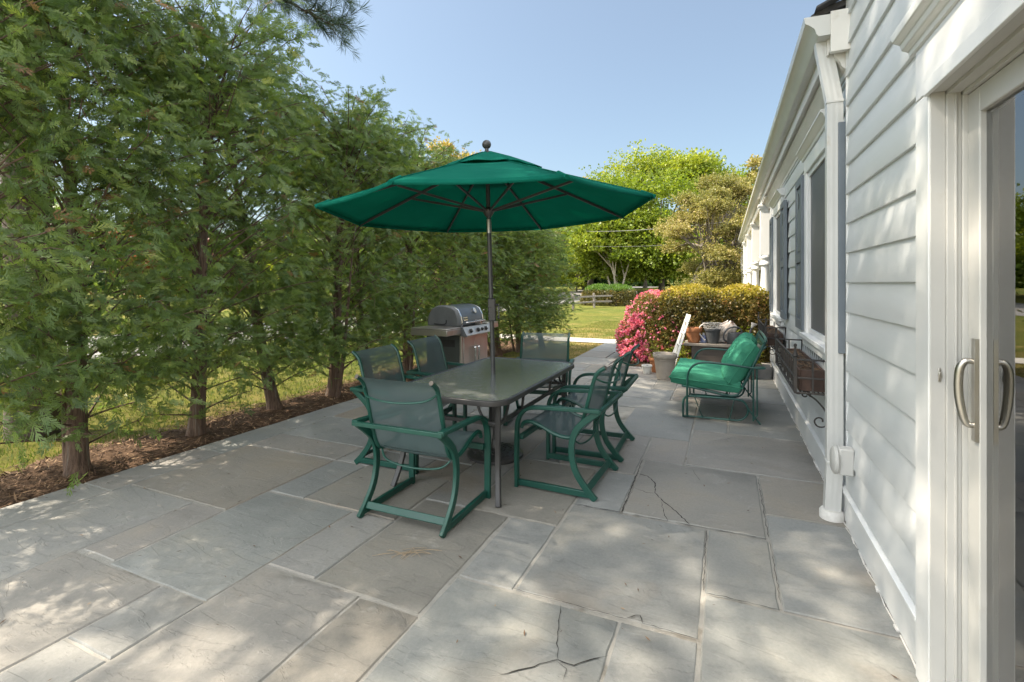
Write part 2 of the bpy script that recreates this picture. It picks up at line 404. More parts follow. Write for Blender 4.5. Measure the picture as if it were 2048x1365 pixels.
def slab(x0, x1, y0, y1):
    q = .0062; e = .006; r = random.Random(int(x0 * 1000) * 7919 + int(y0 * 1000))
    z = r.uniform(-.0025, .0025); tx, ty = r.uniform(-.002, .002), r.uniform(-.002, .002)
    loop = []
    cs = [(x0 + q, y0 + q), (x1 - q, y0 + q), (x1 - q, y1 - q), (x0 + q, y1 - q)]
    for k in range(4):
        a, b = cs[k], cs[(k + 1) % 4]; L = math.hypot(b[0] - a[0], b[1] - a[1]); m = max(2, int(L / .09))
        for i in range(m):
            t = i / m; w = 0.0032 * (1 if i else .6)
            loop.append((a[0] + (b[0] - a[0]) * t + r.uniform(-w, w), a[1] + (b[1] - a[1]) * t + r.uniform(-w, w)))
    cx, cy = (x0 + x1) / 2, (y0 + y1) / 2; n = len(loop); vs = []
    for (x, y) in loop:
        dx, dy = cx - x, cy - y; sx, sy = (1 if dx > 0 else -1), (1 if dy > 0 else -1)
        ix = min(e, abs(dx)) * sx * (1 if abs(abs(dx) - (x1 - x0) / 2) < .03 else 0); iy = min(e, abs(dy)) * sy * (1 if abs(abs(dy) - (y1 - y0) / 2) < .03 else 0)
        vs.append((x + ix, y + iy, z + tx * (x - cx) + ty * (y - cy)))
    for (x, y) in loop: vs.append((x, y, z - .0055 + r.uniform(-.002, .001)))
    for (x, y) in loop: vs.append((x, y, -.04))
    fs = [tuple(range(n))]
    for k in range(n):
        m = (k + 1) % n
        fs += [(k, n + k, n + m, m), (n + k, 2 * n + k, 2 * n + m, n + m)]
    pt.add(vs, fs)
BR = [(-4.07, 2.215), (-1.91, 1.87), (-1.605, .6), (.235, 3.57), (-2.70, 2.55), (-1.585, 2.89)]; BL = [(-3.03, 1.545), (-2.25, .2), (-.625, 3.23), (-.095, .9), (-3.34, .95), (-1.262, 1.05), (-.095, 2.55)]
for i, r in enumerate(rects):
    k = (r[0], r[2]); pt.cur = 3 if k in BR or (i > 45 and i % 6 == 0) else 4 if k in BL or (i > 45 and i % 6 == 3) else 0; slab(*r)
pt.cur = 1
pt.bx(-4.42, .73, -3.18, 8.99, -.1, -.0075)
pt.cur = 2
def crack(pts, w, seed, z=.0035):
    """jagged dark fissure ribbon"""
    r = random.Random(seed); P = []
    for (a, b) in zip(pts[:-1], pts[1:]):
        L = math.hypot(b[0] - a[0], b[1] - a[1]); m = max(2, int(L / .022))
        for i in range(m): t = i / m; P.append((a[0] + (b[0] - a[0]) * t + r.uniform(-.004, .004), a[1] + (b[1] - a[1]) * t + r.uniform(-.004, .004)))
    P.append(pts[-1]); vs = []
    for i, p in enumerate(P):
        a = P[max(i - 1, 0)]; b = P[min(i + 1, len(P) - 1)]; dx, dy = b[0] - a[0], b[1] - a[1]; L = math.hypot(dx, dy) or 1
        ww = w * r.uniform(.35, 1) * (0.25 if i in (0, len(P) - 1) else 1) * .5
        vs += [(p[0] - dy / L * ww, p[1] + dx / L * ww, z), (p[0] + dy / L * ww, p[1] - dx / L * ww, z)]
    pt.add(vs, [(2 * i, 2 * i + 1, 2 * i + 3, 2 * i + 2) for i in range(len(P) - 1)])
for i, (p, w) in enumerate([
    ([(-.63, 3.93), (-.55, 3.91), (-.48, 3.79), (-.46, 3.62), (-.39, 3.5), (-.3, 3.38), (-.2, 3.23)], .013), ([(-.61, 3.65), (-.52, 3.6), (-.46, 3.61)], .006), ([(-.4, 3.48), (-.37, 3.34), (-.33, 3.22)], .007),
    ([(-.95, 3.219), (-.9, 3.222), (-.81, 3.215), (-.74, 3.22), (-.62, 3.222)], .012), ([(-.62, 3.23), (-.625, 3.52), (-.635, 3.91), (-.64, 4.25)], .013), ([(-.54, 3.222), (-.45, 3.22), (-.33, 3.222)], .010), ([(-.28, 3.22), (-.07, 3.222), (.09, 3.226), (.23, 3.226)], .012),
    ([(-.7, 2.18), (-.67, 2.05), (-.64, 1.94), (-.61, 1.86)], .006), ([(-.79, 1.7), (-.73, 1.75), (-.68, 1.79), (-.65, 1.83), (-.61, 1.86), (-.54, 1.86), (-.48, 1.92), (-.43, 1.96)], .008), ([(-.61, 1.85), (-.56, 1.83), (-.56, 1.77)], .004),
    ([(-.95, 2.207), (-.6, 2.206), (-.4, 2.207)], .006), ([(-.4, 2.21), (-.37, 2.25), (-.35, 2.255), (-.33, 2.21), (-.1, 2.203)], .007), ([(-.09, 2.55), (.14, 2.549), (.24, 2.55)], .008), ([(.232, 4.21), (.233, 3.8), (.236, 3.25)], .007),
    ([(-.098, 2.56), (-.1, 2.9), (-.1, 3.2)], .006), ([(.238, 3.2), (.24, 2.9), (.238, 2.6)], .004), ([(-.24, 4.2), (-.22, 4.12), (-.17, 3.98)], .004), ([(.06, 5.2), (-.01, 5.1), (-.12, 5.03)], .004), ([(.2, 6.1), (.1, 6.02), (.09, 5.85), (.05, 5.75)], .005)]):
    crack(p, w * .72, i + 3)
# flag walk joins the patio as the path
tag(pt.build('patio', [M_STONE, M_MORTAR, M_CRACK, M_STONEB, M_STONEC]), kind='structure')
tag(g.build('path', [M_STONE], bevel=.004), kind='structure')

# ---- planting beds of bark mulch
M_MULCH = pmat('bark_mulch', (.055, .034, .022), (.125, .08, .052), 14, 0.95, bump=0.02, bscale=45, spec=.1)
def bed(name, x0, x1, y0, y1, dz=.03, nx=14, ny=60):
    b = MB(); r = random.Random(5)
    def f(u, v):
        x = x0 + (x1 - x0) * u; y = y0 + (y1 - y0) * v
        if u in (0,): x += .18 * math.sin(y * 1.7) + .1 * math.sin(y * 4.1 + 1)
        e = math.sin(PI * min(max(u, 0), 1)); return (x, y, -.052 + dz * 1.6 * e ** .5 + r.uniform(0, .012) * (e > 0.1))
    b.grid(f, nx, ny); return tag(b.build(name, M_MULCH), kind='structure')
bed('mulch_bed', -5.32, -4.432, -2, 12.2)
bed('mulch_bed', -1.67, .72, 9.02, 12.4, .05, 16, 20)
M_CHIP = leafmat('bark_chips', [(0, (.05, .028, .016)), (.5, (.125, .075, .046)), (.8, (.21, .13, .075)), (1, (.32, .22, .13))], trans=0, rough=.9)
def litter(name, n, fx, fy, fz, L, label):
    t = np.array([quad((0, -.5, 0), (0, .5, 0), 0, .16)]); pos = np.stack([fx(n), fy(n), np.zeros(n)], 1); pos[:, 2] = fz(pos)
    d = rng.normal(size=(n, 3)); d[:, 2] *= .28
    nn = np.zeros((n, 3)); nn[:, 2] = 1; nn += rng.normal(size=(n, 3)) * .35
    o = meshobj(name, leafmesh(name, t, pos, d, rng.uniform(.4, 1, n) * L, rng.random(n), [M_CHIP], normal=nn)); return tag(o, label, 'mulch', kind='stuff')
litter('bark_litter', 15000, lambda n: rng.uniform(-5.4, -4.44, n), lambda n: rng.uniform(.3, 12.2, n), lambda p: .0 + rng.uniform(-.012, .022, len(p)) - .03 * (p[:, 0] < -5.35), .085, 'brown bark mulch strip between the patio edge and the lawn')
litter('bark_litter', 5000, lambda n: rng.uniform(-1.65, .7, n), lambda n: rng.uniform(9.04, 11, n), lambda p: .012 + rng.uniform(0, .04, len(p)), .07, 'reddish bark mulch under the azalea and the clipped hedge')
# ---- grass blades on the lawn that shows between the trunks and beyond the walk
M_GRASS = leafmat('grass_blades', [(0, (.05, .09, .015)), (.5, (.10, .14, .026)), (.8, (.17, .175, .04)), (1, (.30, .23, .09))], trans=.4, rough=.6)
def grass(n, x0, x1, y0, y1, hmin, hmax, dry, label):
    t = np.array([quad((0, 0, 0), (0, 1, 0), 0, .13)]); x = rng.uniform(x0, x1, n); y = rng.uniform(y0, y1, n)
    z = np.array([hgt(a, b) for a, b in zip(x, y)]); d = rng.normal(size=(n, 3)) * .45; d[:, 2] = 1
    o = meshobj('lawn_grass', leafmesh('lawn_grass', t, np.stack([x, y, z - .005], 1), d, rng.uniform(hmin, hmax, n), np.clip(rng.normal(.45 + dry, .2, n), 0, 1), [M_GRASS]))
    return tag(o, label, 'grass', kind='stuff')
grass(34000, -9.5, -5.25, -.5, 12, .03, .08, -.12, 'sunny lawn seen between the trunks of the arborvitae row')
grass(20000, -4.6, -1.2, 13.4, 20, .025, .06, .2, 'lawn beyond the concrete cross walk, straw coloured near it')
grass(3500, -4.4, -2.85, 9.3, 12.4, .025, .06, .25, 'small dry grass panel between patio corner and cross walk')
# leaf bits and needles blown onto the stone
t_ = np.array([quad((0, -.5, 0), (0, .5, 0), 0, .22)]); n_ = 420; q_ = rng.random(n_) ** 2.2; pos_ = np.stack([-4.4 + q_ * 5.0, rng.uniform(.8, 8.6, n_), np.full(n_, .007)], 1); dd_ = rng.normal(size=(n_, 3)); dd_[:, 2] *= .08; nn_ = np.zeros((n_, 3)); nn_[:, 2] = 1
tag(meshobj('leaf_litter', leafmesh('leaf_litter', t_, pos_, dd_, rng.uniform(.012, .04, n_), rng.random(n_), [M_CHIP], normal=nn_)), 'tiny brown leaf bits and needles scattered on the flagstones', 'litter', kind='stuff')
# ================================================================== HOUSE
XW = .70; XF = .715
M_SIDE = pmat('siding_paint', (.60, .625, .64), (.67, .69, .70), 2.2, 0.42, bump=0.0006, bscale=90, stretch=(1, .35, 3), spots=((.55, .56, .55), 1.6, .66, .35))
M_TRIM = pmat('trim_paint', (.64, .65, .65), (.71, .715, .71), 2, 0.36, bump=0.0004, bscale=60, spots=((.58, .56, .52), 2.5, .66, .4))
M_ALUM = pmat('gutter_aluminium', (.52, .52, .50), (.60, .60, .58), 2, 0.35, spots=((.48, .43, .36), 3, .6, .55), bump=.0006, bscale=12)
M_FASC = pmat('fascia_paint', (.62, .60, .56), (.70, .685, .65), 2, 0.5, spots=((.45, .40, .33), 2.5, .6, .5))
M_SHUT = pmat('shutter_paint', (.115, .14, .165), (.15, .175, .20), 3, 0.5, spots=((.25, .28, .30), 6, .64, .4))
M_SHIN = pmat('roof_shingle', (.04, .04, .045), (.09, .085, .085), 8, .9, bump=.006, bscale=30)
M_SCREEN = pmat('insect_screen', (.075, .08, .085), (.11, .115, .12), 140, .55)
M_NICKEL = pmat('satin_nickel', (.42, .40, .36), (.52, .50, .46), 4, .32, metallic=1)
M_VINYL = pmat('door_vinyl', (.46, .455, .435), (.53, .525, .50), 2, .4, spots=((.42, .40, .35), 4, .62, .35))
M_CAULK = pmat('caulk', (.60, .58, .54), (.72, .70, .67), 30, .8, bump=.004, bscale=60)
M_CUTSHADE = pmat('cutout_shade', (.01, .01, .01), None, 5, .9)
def glassmat(name, tint, refl=0.5, rough=0.01):
    m, nt, out = newmat(name)
    t = nt.nodes.new('ShaderNodeBsdfTransparent'); t.inputs[0].default_value = (*tint, 1)
    g = nt.nodes.new('ShaderNodeBsdfGlossy'); g.inputs['Roughness'].default_value = rough; g.inputs[0].default_value = (1, 1, 1, 1)
    f = nt.nodes.new('ShaderNodeFresnel'); f.inputs[0].default_value = 1.5
    mr = node(nt, 'ShaderNodeMapRange'); mr.inputs['To Min'].default_value = refl * .12; mr.inputs['To Max'].default_value = 1; nt.links.new(f.outputs[0], mr.inputs[0])
    mx = nt.nodes.new('ShaderNodeMixShader'); nt.links.new(mr.outputs[0], mx.inputs[0]); nt.links.new(t.outputs[0], mx.inputs[1]); nt.links.new(g.outputs[0], mx.inputs[2])
    nt.links.new(mx.outputs[0], out.inputs[0]); return m
M_GLASS = glassmat('door_glass', (.85, .88, .87), 1.0)
M_PANE = glassmat('window_glass', (.5, .53, .55), 1.2)
house = thing('house', 'white clapboard house with slate blue shutters, sliding door and columned porch', 'house', (.7, 3.6, 0))
HO = (.7, 3.6, 0)
def hp(b, name, m, parent=house, bevel=0, **k): return b.build(name, m, parent, bevel=bevel, origin=HO, **k)
E1 = .181
def laps(b, xw, segs, z0, z1):
    k = 0
    while z0 + k * E1 < z1:
        za = z0 + k * E1; zb = min(za + E1 + .006, z1)
        for (ya, yb, s0, s1) in segs:
            if s0 - 1e-6 <= za < s1:
                q = [(xw + .02, za), (xw - .016, za), (xw - .0175, za + .004), (xw - .001, zb), (xw + .02, zb)]; ym = ya + (yb - ya) * ((k * .377 + .21) % 1)
                if yb - ya > .5 and k % 3 == 1 and .25 < ym - ya and .25 < yb - ym: b.extrude_y(q, ya, ym - .0012); b.extrude_y(q, ym + .0012, yb)   # butt joint
                else: b.extrude_y(q, ya, yb)
        k += 1
# near block (two storeys), far wing under the low eave
b = MB(); laps(b, XW, [(2.334, 3.60, .2, 2.2), (2.334, 3.60, 2.2, 6), (-3, -.13, .2, 2.2), (-3, -.13, 2.2, 6), (-.13, 2.334, 2.44, 6)], .238, 5.6)
hp(b, 'siding', M_SIDE)
b = MB(); W1 = (4.05, 5.25); W2 = (7.2, 8.4)
seg = [(3.60, W1[0], 0, 9), (W1[1], W2[0], 0, 9), (W2[1], 8.98, 0, 9)]
for w in (W1, W2): seg += [(w[0], w[1], .2, .9), (w[0], w[1], 2.58, 3)]
laps(b, XF, seg, .238, 2.83); hp(b, 'siding', M_SIDE)
# structure behind the boards
b = MB(); b.bx(XW + .02, XW + .12, 2.2, 3.6, 0, 5.6); b.bx(XW + .02, XW + .12, -3, -.02, 0, 5.6); b.bx(XW + .02, XW + .12, -.02, 2.2, 2.19, 5.6); b.bx(XW, 7, 3.45, 3.6, 2.9, 5.6); b.bx(XW + .02, 7, -3.1, -3, 0, 5.6); b.bx(7, 7.1, -3, 3.6, 0, 5.6)
for y0, y1, z0, z1 in ((3.61, W1[0], 0, 3.1), (W1[1], W2[0], 0, 3.1), (W2[1], 8.96, 0, 3.1), (*W1, 0, 1.0), (*W1, 2.55, 3.1), (*W2, 0, 1.0), (*W2, 2.55, 3.1)): b.bx(XF + .02, XF + .12, y0, y1, z0, z1)
b.bx(XF + .021, 2.4, 8.965, 9.0, 0, 3.1); b.bx(2.4, 2.5, 8.96, 24, 0, 3.1); b.bx(6.9, 7, 3.61, 24, 0, 3.1)
hp(b, 'wall', M_SIDE)
b = MB(); b.extrude_y([(.45, 5.55), (3.9, 7.6), (7.4, 5.55), (7.4, 5.7), (3.9, 7.78), (.45, 5.7)], -3.3, 3.64); hp(b, 'roof', M_SHIN)
b = MB(); b.extrude_y([(.50, 3.165), (.50, 3.195), (.53, 3.215), (7.2, 5.35), (7.2, 5.30)], 3.602, 24.1)
hp(b, 'roof', M_SHIN)
# foundation boards with a drip cap
b = MB()
b.bx(.684, .722, 2.335, 3.592, .012, .205); b.extrude_y([(.70, .236), (.666, .222), (.666, .205), (.70, .205)], 2.335, 3.592)
b.bx(.690, .736, 3.60, 8.98, .012, .205); b.extrude_y([(.72, .236), (.676, .222), (.676, .205), (.72, .205)], 3.60, 8.98)
hp(b, 'base_board', M_TRIM, bevel=.002)
b = MB(); r = random.Random(9); y = 2.36
while y < 8.95:
    L = r.uniform(.03, .16); w = r.choice([.002, .003, .004, .005, .008]); x0 = .684 if y < 3.59 else .690
    b.box((x0 - w * .3, y + L / 2, .004 + w * .18), (w * 1.6, L, w * .7 + .006), r.uniform(-.1, .1)); y += L * r.uniform(.9, 1.25)
hp(b, 'caulk_line', M_CAULK, bevel=.003)
# end trim strip where near block meets the wing
b = MB(); b.bx(.686, .72, 3.59, 3.612, .24, 3.4); hp(b, 'corner_trim', M_TRIM, bevel=.002)
b = MB(); b.bx(.672, .74, 8.90, 9.004, .24, 2.84); hp(b, 'corner_trim', M_TRIM, bevel=.002)
# eave: crown, soffit, fascia, boxed end, gutter
b = MB(); b.extrude_y([(.714, 2.80), (.694, 2.80), (.690, 2.83), (.668, 2.85), (.655, 2.885), (.628, 2.915), (.628, 2.94), (.714, 2.94)], 3.615, 24)
hp(b, 'crown_moulding', M_FASC)
b = MB(); b.bx(.600, 2.45, 9.01, 24, 2.905, 2.935); b.bx(.598, .64, 3.612, 24, 2.95, 3.16); b.bx(.590, .598, 3.62, 24, 2.935, 3.06)
hp(b, 'fascia', M_FASC)
b = MB(); b.bx(.60, .70, 3.545, 3.60, 2.93, 3.16); b.bx(.595, .70, 3.535, 3.545, 2.92, 3.17); hp(b, 'eave_return', M_FASC, bevel=.003)
gut = [(.612, 3.16), (.612, 3.035), (.535, 3.035), (.522, 3.05), (.512, 3.085), (.480, 3.115), (.462, 3.125), (.455, 3.165), (.466, 3.168), (.472, 3.135), (.49, 3.125), (.521, 3.092), (.532, 3.058), (.54, 3.045), (.603, 3.045), (.603, 3.16)]
b = MB(); b.extrude_y(gut, 3.56, 24); b.extrude_y([(.612, 3.16), (.612, 3.035), (.535, 3.035), (.522, 3.05), (.512, 3.085), (.480, 3.115), (.462, 3.125), (.455, 3.165)], 3.552, 3.562)
gutter = hp(b, 'gutter', M_ALUM)
# roof edge flashing over the gutter end
b = MB(); b.extrude_y([(.515, 3.20), (.52, 3.215), (.71, 3.30), (.71, 3.285)], 3.53, 3.61); hp(b, 'drip_edge', M_SHIN)
# downspouts
def corrug(w, d):
    P = []; hw, hd = w / 2, d / 2; n = 12
    for i in range(n): P.append((-hw + w * i / n, -hd - (.0018 if i in (4, 8) else 0)))
    for i in range(8): P.append((hw + (.0015 if i % 4 == 2 else 0), -hd + d * i / 8))
    for i in range(n): P.append((hw - w * i / n, hd))
    for i in range(8): P.append((-hw - (.0015 if i % 4 == 2 else 0), hd - d * i / 8))
    return P
def downspout(y, x_top, x_mid, ztop, zbot, kick):
    b = MB(); path = [(x_top, y, ztop), (x_top + .004, y, ztop - .05), (x_mid - .004, y, ztop - .37), (x_mid, y, ztop - .42), (x_mid, y, zbot + .36), (x_mid - .002, y, zbot + .30), (x_mid - kick, y, zbot + .05), (x_mid - kick, y, zbot)]
    b.sweep(path, corrug(.088, .068), up=(0, 1, 0)); d = hp(b, 'downspout', M_ALUM)
    b = MB()
    b.bx(x_mid + .03, XF, y - .02, y + .02, ztop - .62, ztop - .60); b.build('strap', M_ALUM, d, bevel=.002, origin=HO)
    for z in (ztop - .40, zbot + .34): b = MB(); b.bx(x_mid - .048, x_mid + .048, y - .040, y + .040, z - .004, z + .012); b.build('joint_band', M_ALUM, d, bevel=.002, origin=HO)
    b = MB(); b.lathe([(.062, 0), (.07, .004), (.07, .045), (.060, .06), (.045, .062)], 20, (x_mid - kick, y, 0)); b.build('drain_collar', M_CAULK, d, origin=HO)
    return d
downspout(3.68, .575, .637, 3.045, .02, .012)
downspout(23.5, .56, .66, 3.045, .02, .0)
# ---- windows with shutters
def window(y0, y1):
    zb, zt = 1.02, 2.50
    f = MB()
    f.bx(.672, XF + .03, y0, y0 + .10, zb + .03, zt); f.bx(.672, XF + .03, y1 - .10, y1, zb + .03, zt); f.bx(.672, XF + .03, y0, y1, zt, zt + .13)
    f.extrude_y([(.71, zt + .13), (.66, zt + .13), (.655, zt + .15), (.635, zt + .165), (.625, zt + .19), (.61, zt + .20), (.61, zt + .215), (.71, zt + .225)], y0 - .05, y1 + .05)
    w = hp(f, 'window', M_TRIM, bevel=.003)
    s = MB(); s.bx(.635, XF + .03, y0 - .03, y1 + .03, zb - .012, zb + .028); s.bx(.66, XF, y0, y1, zb - .08, zb - .014); s.build('sill', M_TRIM, w, bevel=.004, origin=HO)
    s = MB(); t = .045
    for a, c, z0, z1 in ((y0 + .10, y1 - .10, zb + .03, zb + .03 + t), (y0 + .10, y1 - .10, zt - t, zt), (y0 + .10, y0 + .10 + t, zb + .03 + t, zt - t), (y1 - .10 - t, y1 - .10, zb + .03 + t, zt - t)): s.bx(.692, .722, a, c, z0, z1)
    s.bx(.716, .726, y0 + .145, y1 - .145, 1.74, 1.79); s.build('sash', M_TRIM, w, bevel=.003, origin=HO)
    p = MB(); p.bx(.708, .711, y0 + .14, y1 - .14, zb + .07, zt - .04); p.build('screen', M_SCREEN, w, origin=HO)
    p = MB(); p.bx(.730, .734, y0 + .12, y1 - .12, zb + .05, zt - .02); p.build('pane', M_PANE, w, origin=HO)
def shutter(ya, yb):
    zb, zt = 1.06, 2.51; x0, x1 = .652, .690; b = MB(); st = .055
    b.bx(x0, x1, ya, ya + st, zb, zt); b.bx(x0, x1, yb - st, yb, zb, zt)
    for z0, z1 in ((zb, zb + .10), (1.70, 1.78), (zt - .075, zt)): b.bx(x0, x1, ya + st, yb - st, z0, z1)
    s = hp(b, 'shutter', M_SHUT, bevel=.003)
    b = MB()
    for z0, z1 in ((zb + .10, 1.70), (1.78, zt - .075)):
        b.bx(x0 + .016, x1 - .004, ya + st, yb - st, z0, z1); b.bx(x0 + .007, x0 + .02, ya + st + .03, yb - st - .03, z0 + .03, z1 - .03)
    b.build('raised_panel', M_SHUT, s, bevel=.005, origin=HO)
    # near-black crescent plate on the upper panel, painted as a cut-out's shade
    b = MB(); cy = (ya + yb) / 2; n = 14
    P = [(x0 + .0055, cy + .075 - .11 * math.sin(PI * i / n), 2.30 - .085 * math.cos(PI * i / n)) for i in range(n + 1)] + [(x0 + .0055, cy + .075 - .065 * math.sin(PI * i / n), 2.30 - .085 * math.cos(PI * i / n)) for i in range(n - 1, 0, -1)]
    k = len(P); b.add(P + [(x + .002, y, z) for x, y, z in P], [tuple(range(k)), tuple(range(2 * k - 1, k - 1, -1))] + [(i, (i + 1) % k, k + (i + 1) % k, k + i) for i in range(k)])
    b.build('crescent', M_CUTSHADE, s, origin=HO, smooth=False)
    for z in (1.2, 2.35): b = MB(); b.bx(x1 - .002, XF, ya + .1, yb - .1, z, z + .03); b.build('mount', M_SHUT, s, origin=HO)
window(*W1); window(*W2)
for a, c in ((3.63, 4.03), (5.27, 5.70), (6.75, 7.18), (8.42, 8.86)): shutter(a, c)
# ---- sliding door
b = MB()
b.bx(.668, .735, 2.205, 2.334, .0, 2.185); b.bx(.668, .735, -.13, -.02, 0, 2.185); b.bx(.668, .735, -.13, 2.334, 2.19, 2.38)
b.extrude_y([(.70, 2.38), (.66, 2.38), (.655, 2.40), (.635, 2.41), (.628, 2.432), (.605, 2.445), (.600, 2.465), (.60, 2.475), (.70, 2.485)], -.17, 2.375)
b.bx(.655, .669, -.02, 2.21, 2.17, 2.225)
door = hp(b, 'sliding_door', M_TRIM, bevel=.003)
b = MB()   # stepped jamb and head, sill track
for x0, x1, y in ((.672, .715, 2.200), (.715, .755, 2.188), (.755, .80, 2.178), (.80, .86, 2.20)): b.bx(x0, x1, y, 2.24, .05, 2.18)
b.bx(.735, .742, 2.181, 2.2, .05, 2.16)
for x0, x1, z in ((.672, .715, 2.178), (.715, .755, 2.165), (.755, .80, 2.152), (.80, .86, 2.18)): b.bx(x0, x1, -.02, 2.199, z, 2.189)
b.build('jamb', M_VINYL, door, bevel=.002, origin=HO)
b = MB(); b.bx(.60, .87, -.04, 2.20, .0, .030)
for x in (.625, .665, .70, .745): b.bx(x, x + .012, -.03, 2.195, .030, .052)
b.build('sill_track', M_ALUM, door, bevel=.002, origin=HO)
b = MB(); b.bx(.768, .808, 2.092, 2.177, .055, 2.15); b.bx(.768, .808, 1.02, 1.10, .055, 2.15); b.bx(.769, .807, 1.10, 2.092, .055, .145); b.bx(.769, .807, 1.10, 2.092, 2.065, 2.15)
b.extrude_y([(.768, .145), (.768, .157), (.782, .145)], 1.10, 2.092)
b.bx(.815, .855, -.02, .06, .055, 2.15); b.bx(.815, .855, 1.04, 1.11, .055, 2.15); b.bx(.816, .854, .06, 1.04, .055, .145); b.bx(.816, .854, .06, 1.04, 2.065, 2.15)
b.build('door_panel', M_VINYL, door, bevel=.004, origin=HO)
b = MB(); b.bx(.786, .792, 1.09, 2.10, .14, 2.07); b.bx(.832, .838, .05, 1.05, .14, 2.07); b.build('glass', M_GLASS, door, origin=HO)
b = MB()   # handles both sides
for sx, x0 in ((-1, .766), (1, .810)):
    b.box((x0 + sx * .004, 2.105, 1.145), (.012, .024, .34))
    P = smoothpath([(x0, 2.107, 1.235), (x0 + sx * .026, 2.108, 1.240), (x0 + sx * .042, 2.112, 1.212), (x0 + sx * .044, 2.116, 1.14), (x0 + sx * .036, 2.114, 1.07), (x0 + sx * .024, 2.110, 1.03), (x0, 2.107, 1.03)], 7)
    n = len(P); b.tube(P, [.008 + .005 * math.sin(PI * i / (n - 1)) for i in range(n)], 10, up=(0, 1, 0))
b.build('handle', M_NICKEL, door, bevel=.003, origin=HO)
b = MB(); b.bx(.694, .702, 2.1965, 2.2005, 1.15, 1.20); b.box((.698, 2.194, 1.175), (.01, .006, .02)); b.build('latch_plate', M_NICKEL, door, bevel=.002, origin=HO)
M_CURT = pmat('curtain_cloth', (.42, .40, .36), (.52, .50, .46), 3, .9)
b = MB(); n = 180
b.grid(lambda u, v: (.93 + .018 * math.sin(u * 150) + .01 * math.sin(u * 62 + 1), 1.22 + u * 1.0, .06 + v * 2.2), n, 2)
b.build('curtain', M_CURT, door, solid=.004, origin=HO)
M_ROOM = pmat('room_wall', (.30, .27, .23), (.34, .31, .27), 2, .9); M_FLR = pmat('room_floor', (.16, .09, .05), (.22, .13, .07), 4, .5)
b = MB(); b.bx(4, 4.1, -2.9, 3.4, 0, 2.5); b.bx(.9, 4.1, -2.95, -2.9, 0, 2.5); b.bx(.9, 4.1, 3.38, 3.43, 0, 2.5); b.bx(.83, 4.1, -2.9, 3.4, 2.5, 2.55); b.cur = 1; b.bx(.87, 4.1, -2.9, 3.4, -.02, .03)
hp(b, 'interior', [M_ROOM, M_FLR])
# ---- weatherproof outlet on the near wall
b = MB(); b.bx(.612, .688, 3.395, 3.475, .375, .53); o = hp(b, 'outlet_cover', M_VINYL, bevel=.008)
P = [(.060, 0), (.066, .006), (.066, .022), (.05, .032), (0.0001, .036)]
b = MB(); b.lathe(P, 22); b.v = [(.613 - z, 3.435 + x, .452 + y * 1.25) for x, y, z in b.v]; b.build('flap', M_VINYL, o, origin=HO)
# ---- porch beyond the wing
def column(y):
    x = .66; b = MB()
    b.bx(x - .085, x + .085, y - .085, y + .085, 2.0, 2.86); b.bx(x - .12, x + .12, y - .12, y + .12, 2.86, 2.90); b.bx(x - .105, x + .105, y - .105, y + .105, 2.82, 2.86)
    b.lathe([(.085, 2.0), (.10, 1.98), (.10, 1.95), (.085, 1.93), (.075, 1.90), (.098, 1.87), (.098, 1.83), (.07, 1.80), (.066, 1.74), (.075, 1.55), (.092, 1.3), (.10, 1.15), (.095, 1.02), (.075, .93), (.095, .88), (.095, .84), (.085, .82)], 20, (x, y, 0))
    b.bx(x - .085, x + .085, y - .085, y + .085, .05, .82)
    hp(b, 'porch_column', M_TRIM, bevel=.004)
for k in range(5): column(9.85 + k * 2.9)
b = MB(); b.bx(.56, 2.4, 9.02, 24, -.05, .14); hp(b, 'porch_floor', M_WALK, bevel=.01)
b = MB(); b.bx(.12, .672, 8.62, 9.02, -.02, .175); tag(b.build('stone_step', pmat('step_stone', (.20, .20, .20), (.27, .265, .26), 4, .8, bump=.004, bscale=40), bevel=.012), 'low grey stone step at the house corner behind the glider', 'step')
# ================================================================== PATIO FURNITURE
M_GREEN = pmat('green_frame_enamel', (.0045, .050, .037), (.008, .070, .050), 5, 0.40, spots=((.16, .20, .18), 9, .70, .35), coat=.0)
M_BRONZE = pmat('bronze_enamel', (.034, .033, .033), (.050, .049, .048), 6, .40, spots=((.12, .10, .09), 12, .68, .4))
def meshfab(name, col, dens, col2=None):
    m, nt, out = newmat(name); v = coords(nt)
    w = nt.nodes.new('ShaderNodeTexNoise'); w.inputs['Scale'].default_value = 4; nt.links.new(v, w.inputs['Vector'])
    r = ramp(nt, [(.3, col), (.7, col2 or tuple(c * 1.25 for c in col))]); nt.links.new(w.outputs['Fac'], r.inputs[0])
    b = node(nt, 'ShaderNodeBsdfPrincipled'); b.inputs['Roughness'].default_value = .6; nt.links.new(r.outputs[0], b.inputs['Base Color'])
    tl = nt.nodes.new('ShaderNodeBsdfTranslucent'); nt.links.new(r.outputs[0], tl.inputs[0])
    m1 = nt.nodes.new('ShaderNodeMixShader'); m1.inputs[0].default_value = .25; nt.links.new(b.outputs[0], m1.inputs[1]); nt.links.new(tl.outputs[0], m1.inputs[2])
    tr = nt.nodes.new('ShaderNodeBsdfTransparent'); m2 = nt.nodes.new('ShaderNodeMixShader'); m2.inputs[0].default_value = dens
    nt.links.new(tr.outputs[0], m2.inputs[1]); nt.links.new(m1.outputs[0], m2.inputs[2]); nt.links.new(m2.outputs[0], out.inputs[0]); return m
M_SLING = meshfab('sling_mesh', (.088, .130, .135), .73)
